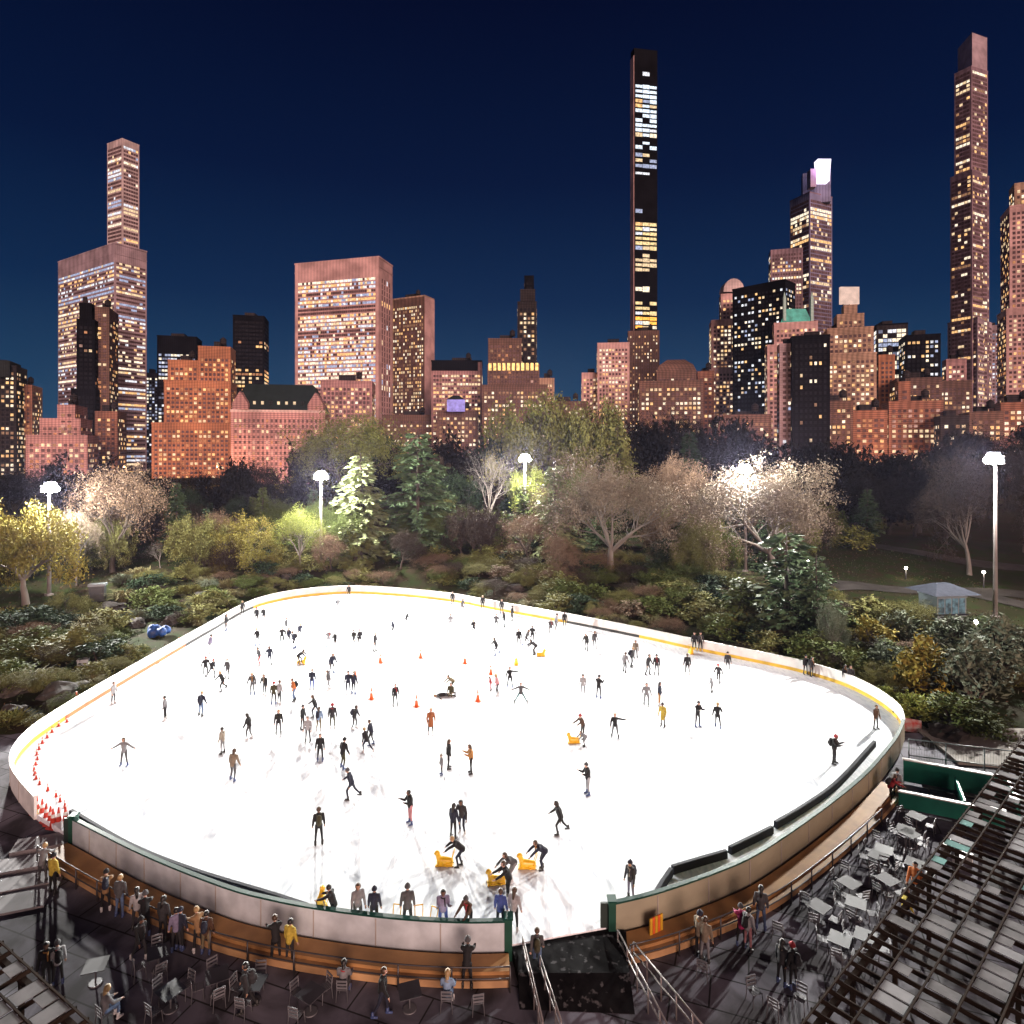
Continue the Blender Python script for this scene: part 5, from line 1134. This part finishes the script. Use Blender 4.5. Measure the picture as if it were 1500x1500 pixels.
# slim supertall
root, o = B_('supertall_tower','slimmest supertall black glass tower with white lit floors high up','skyscraper',blocks=[D(corner=(924,79,929,72,963,76,620),wall='black',pal='dim',lit=0,win=False,roof=False,cap='black')])
q, z1 = corner(924,79,929,72,963,76,620)
def towerbands(root, o, q, bands, z1, u0=.05, u1=.97):
    a, b = q[1]-o, q[2]-o; t = (b-a).normalized(); n = Vector((t.y,-t.x)); L = (b-a).length; yaw = math.atan2(t.y,t.x)
    for (ya, yb, m, k) in bands:
        Yc = q[1].y; za, zb = ztop(yb,Yc), ztop(ya,Yc); nf = max(1, round((zb-za)/4.6)); rr = random.Random(ya)
        for j in range(nf):
            for i in range(3):
                if rr.random() > k: continue
                w = L*(u1-u0)/3; c = a + t*(L*u0 + w*(i+.5)); h = (zb-za)/nf
                link('window', wmesh(w*.95, h*rr.choice((.55,.68,.8)), m if rr.random()<.75 else rr.choice(PAL['mix'])), root, (c.x+n.x*.05, c.y+n.y*.05, za+(j+.5)*h), yaw)
WB = glow('lit_bluewhite',(.78,.88,1),1.3); WG = glow('lit_gold',(1,.72,.34),1.1); OR = glow('lit_orange',(1,.42,.06),1.7)
towerbands(root,o,q,[(103,110,COOL[0],.6),(122,200,WB,.93),(205,218,WB,.6),(222,246,COOL[1],.8),(250,256,COOL[0],.5),(305,312,COOL[1],.3),(324,366,WG,.95),(370,398,WARM[1],.6),(418,428,WARM[2],.7),(440,462,WG,.85),(463,482,OR,.95)],z1)
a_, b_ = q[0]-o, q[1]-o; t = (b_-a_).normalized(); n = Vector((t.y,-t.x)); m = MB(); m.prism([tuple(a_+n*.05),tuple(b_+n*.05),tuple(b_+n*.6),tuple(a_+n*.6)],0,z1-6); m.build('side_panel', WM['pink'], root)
B_('stone_tower','ornate brown stone building at the foot of the slim supertall',Y=600,blocks=[D(x=(920,966),y=486,wall='brown',pal='warm',lit=.4,floor=4.2,bay=3.4,ww=.4,depth=14)],cap=70)
root, o = B_('grand_hotel','broad brown building with a domed dark roof right of the supertall foot','hotel',Y=400,blocks=[D(x=(936,1030),y=560,wall='brown',pal='warm',lit=.5,floor=3.8,roof=False),D(x=(962,1020),y=546,Y=403,wall='brown',pal='warm',lit=.3,depth=16,roof=False)],cap=80)
f = [p-o for p in fp(962,1020,403,16,.04)]; c = sum(f,Vector((0,0)))/4; z = ztop(546,403)+1.2; m = MB(); m.prism([(p.x,p.y) for p in f], z, z+4, 0, [tuple(c+(p-c)*.85) for p in f]); m.prism([tuple(c+(p-c)*.84) for p in f], z+4.003, z+7.5, 0, [tuple(c+(p-c)*.45) for p in f]); m.build('roof', WM['brown'], root)
B_('apartment_tower','low reddish block between the domed building and stepped pink tower',Y=430,blocks=[D(x=(1022,1046),y=546,wall='brick',pal='warm',lit=.4)],cap=30)
# right cluster
root, o = B_('setback_building','stepped pinkish tower with rounded crown left of the black slab','skyscraper',Y=480,blocks=[D(x=(1036,1092),y=540,wall='pink',pal='warm',lit=.6,floor=3.9),D(x=(1042,1090),y=470,Y=483,wall='pink',pal='warm',lit=.55,floor=3.9,depth=20),D(x=(1056,1088),y=432,Y=486,wall='pink',pal='warm',lit=.3,depth=15,roof=False)],cap=90)
p = P(1072,432,490); m = MB(); pts=[(math.cos(a*PI/10),math.sin(a*PI/10)) for a in range(11)]
for i in range(10):
    (x0,z0_),(x1,z1_) = pts[i],pts[i+1]; m.face([(x0*8,-5,z0_*10),(x1*8,-5,z1_*10),(x1*8,5,z1_*10),(x0*8,5,z0_*10)])
m.face([(x*8,-5,z_*10) for x,z_ in pts]); m.face([(x*8,5,z_*10) for x,z_ in reversed(pts)]); m.build('crown_arch', WM['pale'], root, loc=(p.x-o.x,p.y-o.y,p.z+1.2))
B_('office_slab','black slab tower dotted with many white lit windows','skyscraper',blocks=[D(corner=(1073,426,1150,411,1165,418,430),wall='black',pal='mix',lit=.36,floor=4.0,bay=3.3,ww=.6,wh=.5,top=4,cap='black',roof=False)],cap=100)
B_('supertall_tower','glass skyscraper with a glowing white box at its top','skyscraper',blocks=[D(corner=(1157,296,1186,282,1219,290,660),wall='violet',pal='warm',lit=.25,band=.5,floor=5.2,bay=4.0,ww=.85,wh=.7,top=6,roof=False,cap='bronze'),D(x=(1129,1176),y=366,Y=640,wall='bronze',pal='mix',lit=.5,band=.4,floor=5,ww=.7,depth=18,roof=False),D(x=(1176,1217),y=252,Y=668,wall='violet',win=False,depth=12,base=297,roof=False,parapet=0)],cap=90)
r = [ob for ob in COL.objects if ob.get('label','').startswith('glass skyscraper with a glowing')][0]; oo=Vector(r.location[:2])
p = P(1205,266,650); m = MB(); m.prism([(-5,-4),(5,-4),(5,4),(-5,4)],-1,21,0,[(-6.6,-4),(6.6,-4),(6.6,4),(-6.6,4)]); m.build('lit_crown', glow('crown_white',(.9,.8,1),2.2,var=.25,scale=.12), r, loc=(p.x-oo.x,p.y-oo.y,p.z))
m = MB(); m.box(-13,-7.2,-4,4,-6,12); m.build('crown_screen', WM['mauve'], r, loc=(p.x-oo.x,p.y-oo.y+2,p.z))
L = bpy.data.lights.new('crown_light','POINT'); L.energy = 14000; L.color = (.6,.42,1); L.shadow_soft_size = 2; q = bpy.data.objects.new('crown_light', L); COL.objects.link(q); q.location = p + Vector((-4,-9,10))
root, o = B_('setback_building','pink stone tower under a green lit copper roof','skyscraper',Y=420,blocks=[D(x=(1124,1212),y=506,wall='pink',pal='warm',lit=.45,floor=3.9),D(x=(1134,1198),y=474,Y=423,wall='pink',pal='warm',lit=.4,depth=18,roof=False)],cap=80)
p = P(1163,473,432); m = MB(); m.prism([(-9,-6),(9,-6),(9,6),(-9,6)],0,8.5,0,[(-6,-4),(6,-4),(6,4),(-6,4)]); m.build('roof', glow('copper_floodlit_glow',(.16,.62,.45),.55,var=.35,scale=.25), root, loc=(p.x-o.x,p.y-o.y,p.z))  # floodlighting on the copper roof put in as the roof's own glow
for s in (-1,1): m = MB(); m.box(s*9-.9,s*9+.9,-7,-5.4,0,15); m.prism([(s*9-.9,-7),(s*9+.9,-7),(s*9+.9,-5.4),(s*9-.9,-5.4)],15.003,19,0,[(s*9-.1,-6.3),(s*9+.1,-6.3),(s*9+.1,-6.1),(s*9-.1,-6.1)]); m.build('pinnacle', mat('copper_pale',(.30,.46,.42),.6), root, loc=(p.x-o.x,p.y-o.y,p.z))
B_('apartment_tower','nearest black apartment tower with few lit windows, below the green roof','skyscraper',Y=350,blocks=[D(x=(1160,1216),y=494,wall='black',pal='warm',lit=.13,floor=4.2,bay=3.2,ww=.5,cap='black',depth=18),D(x=(1142,1164),y=506,Y=358,wall='mauve',pal='cool',lit=.1,depth=12)],cap=60)
B_('setback_building','ornate tan stone hotel with pale lit box on its top','hotel',Y=405,blocks=[D(x=(1204,1284),y=520,wall='tan',pal='warm',lit=.42,floor=3.8),D(x=(1212,1280),y=482,Y=408,wall='tan',pal='warm',lit=.4,depth=20),D(x=(1226,1266),y=462,Y=411,wall='tan',pal='warm',lit=.2,depth=14,roof=False),D(x=(1236,1256),y=449,Y=413,wall='tan',win=False,depth=9,roof=False,base=463)],cap=90)
p = P(1244,448,416); r = empty('rooftop_sign', p, label='pale lit rectangular sign box on top of the tan hotel', cat='rooftop sign'); m = MB(); m.box(-6,6,-1,1,1,12); m.build('panel', glow('sign_cream',(1,.68,.55),.8,var=.25,scale=.2), r)
m = MB(); [m.box(x-.2,x+.2,-.2,.2,-1.2,.99) for x in (-4,0,4)]; m.build('support', WM['dark'], r)
B_('office_tower','glass tower with pale lit crown right of the tan hotel','skyscraper',Y=500,blocks=[D(x=(1284,1330),y=476,wall='dark',pal='cool',lit=.8,band=.2,floor=4.6,bay=4,ww=.9,wh=.75,cap='black')],cap=70)
B_('apartment_tower','narrow rust orange blank walled block right of the tan hotel',Y=430,blocks=[D(x=(1287,1311),y=522,wall='orange',pal='amber',lit=.04,depth=12)],cap=10)
B_('office_tower','black glass tower with scattered pale windows left of the tallest tower','skyscraper',Y=470,blocks=[D(x=(1326,1378),y=492,wall='black',pal='mix',lit=.42,floor=4.4,bay=3.6,cap='black')],cap=70)
B_('apartment_tower','brown block with evenly lit windows in front of the black glass tower',Y=400,blocks=[D(x=(1314,1380),y=556,wall='brown',pal='warm',lit=.5,floor=3.9)],cap=70)
B_('apartment_tower','small bright red brick block low beside the tan hotel',Y=345,blocks=[D(x=(1250,1300),y=604,wall='brick',pal='amber',lit=.45,floor=3.6)],cap=50)
B_('apartment_tower','red brown block low right of the bright red one',Y=350,blocks=[D(x=(1302,1382),y=590,wall='brick',pal='dim',lit=.5,floor=3.6),D(x=(1316,1334),y=562,Y=353,wall='brick',pal='dim',lit=.2,depth=10)],cap=60)
B_('apartment_tower','stepped brown block at the left foot of the tallest tower',Y=430,blocks=[D(x=(1374,1424),y=560,wall='brown',pal='warm',lit=.4),D(x=(1386,1416),y=528,Y=433,wall='rose',pal='warm',lit=.4,depth=12)],cap=60)
B_('supertall_tower','tallest bronze glass supertall near the right edge with stepped shoulders','skyscraper',blocks=[D(corner=(1388,475,1432,466,1453,475,560),wall='mauve',pal='warm',lit=.3,band=.2,floor=4.6,bay=3.4,ww=.7,roof=False),D(corner=(1392,262,1424,250,1449,260,563),wall='bronze',pal='warm',lit=.22,band=.4,floor=4.6,bay=3.4,ww=.85,wh=.6,roof=False),D(corner=(1398,110,1423,98,1447,106,566),wall='bronze',pal='warm',lit=.22,band=.45,floor=4.8,bay=3.6,ww=.85,wh=.6,roof=False,top=2),D(corner=(1403,72,1424,48,1446,56,570),wall='mauve',win=False,roof=False,parapet=.3)],cap=100)
B_('supertall_tower','orange pink lit stone tower cut by the right edge','skyscraper',Y=440,blocks=[D(x=(1474,1540),y=452,wall='pink',pal='amber',lit=.35,floor=4.2,roof=False),D(x=(1479,1540),y=300,Y=443,wall='pink',pal='amber',lit=.28,floor=4.4,roof=False),D(x=(1486,1530),y=268,Y=446,wall='tan',pal='warm',lit=.7,floor=5,depth=14,roof=False)],cap=80)
B_('apartment_tower','mauve slab behind the right side of the tallest tower',Y=600,blocks=[D(x=(1446,1470),y=478,wall='mauve',pal='cool',lit=.3)],cap=30)
for i,(x0,x1,y,Y,w) in enumerate(((1378,1420,612,330,'dark'),(1420,1470,606,340,'brown'),(1466,1520,592,345,'brick'),(1052,1130,610,360,'brown'),(1208,1250,590,350,'brown'),(800,860,590,470,'brown'),(560,640,610,500,'brown'),(470,545,560,420,'rose'))):
    B_('apartment_block',('low dark block at the foot of the tallest tower','low brown block right of the tallest tower foot','low reddish block at the right edge','low brown block at the foot of the black slab','small brown block at the foot of the tan hotel','low brown block behind the big olive trees','low brown block at the foot of the pink sided tower','rose stone block in front of the wide office tower')[i],Y=Y,blocks=[D(x=(x0,x1),y=y,wall=w,pal='warm',lit=.4,floor=3.8)],cap=40)

# added street lamps behind the trees, put in to warm the lower facades
SL = glow('added_street_lamp_glass', (1,.55,.22), 20, var=0); LAMPS = []
for i in range(14):
    x = -262 + i*40; y = 306 + (i % 2)*8; z0 = zg(x, y)
    r = empty('added_street_lamp', (x, y, z0), label='tall added amber street lamp on the avenue behind the dark trees', cat='street lamp', group='added street lamps on the avenue'); LAMPS.append(r)
    m = MB(); m.tube([(0,0,0),(0,0,9),(0,-1.6,9.6)], [.14,.09,.06], 6); m.build('post', HOUS, r)
    m = MB(); m.ball((0,-1.7,9.4), .35, 8, 6); m.build('added_lamp_lantern', SL, r)
    L = bpy.data.lights.new('added_street_lamp_light', 'POINT'); L.energy = 22000; L.color = (1,.47,.20); L.shadow_soft_size = .6
    o = bpy.data.objects.new('added_street_lamp_light', L); COL.objects.link(o); o.location = (x, y-1.7, z0+8.2)
unique(LAMPS)
# ------------------------------------------------------------------ sky, dusk light, camera
w = bpy.data.worlds.new('World'); S.world = w; w.use_nodes = True
n, l = w.node_tree.nodes, w.node_tree.links; bg = n['Background']
tc = n.new('ShaderNodeTexCoord'); sp = n.new('ShaderNodeSeparateXYZ'); rp = n.new('ShaderNodeValToRGB')
cr = rp.color_ramp; cr.elements[0].position = 0.0; cr.elements[0].color = (.020,.072,.135,1); cr.elements[1].position = .60; cr.elements[1].color = (.0008,.0028,.019,1)
for pos, c in ((.10,(.0105,.047,.112)),(.22,(.0035,.022,.074)),(.38,(.0015,.0085,.041))):
    e = cr.elements.new(pos); e.color = tuple(c)+(1,)
l.new(tc.outputs['Generated'], sp.inputs['Vector']); l.new(sp.outputs['Z'], rp.inputs['Fac']); l.new(rp.outputs['Color'], bg.inputs['Color']); bg.inputs['Strength'].default_value = 1.0
sun = bpy.data.lights.new('dusk_sun', 'SUN'); sun.energy = 4.0; sun.angle = R(28); sun.color = (1,.66,.56)
so = bpy.data.objects.new('dusk_sun', sun); COL.objects.link(so)
so.rotation_euler = Vector((-.30, 1, -.24)).to_track_quat('-Z','Y').to_euler()
cam = bpy.data.cameras.new('camera'); co = bpy.data.objects.new('camera', cam); COL.objects.link(co); S.camera = co
co.location = (0,0,CH); co.rotation_euler = (PI/2,0,0); cam.sensor_width = 36; cam.lens = F/1500*36; cam.shift_y = -(750-HZ)/1500; cam.clip_start = .5; cam.clip_end = 20000
S.view_settings.view_transform = 'Standard'; S.view_settings.look = 'None'; S.view_settings.exposure = 0; S.view_settings.gamma = 1
S.render.engine = 'CYCLES'; c = S.cycles; c.use_denoising = True; c.max_bounces = 5; c.diffuse_bounces = 2; c.glossy_bounces = 2; c.transmission_bounces = 2; c.sample_clamp_indirect = 4; c.caustics_reflective = False; c.caustics_refractive = False; c.use_light_tree = True

hz = MB(); hz.box(-1500, 1500, -150, 1300, -2.6, 480); hm = bpy.data.materials.new('haze'); hm.use_nodes = True
n, l = hm.node_tree.nodes, hm.node_tree.links; n.remove(n['Principled BSDF']); v = n.new('ShaderNodeVolumePrincipled'); v.inputs['Color'].default_value = (.62,.60,.92,1); v.inputs['Density'].default_value = .000022; v.inputs['Anisotropy'].default_value = .8
l.new(v.outputs[0], n['Material Output'].inputs['Volume']); hz.build('haze', hm, kind='stuff')
c.volume_bounces = 0
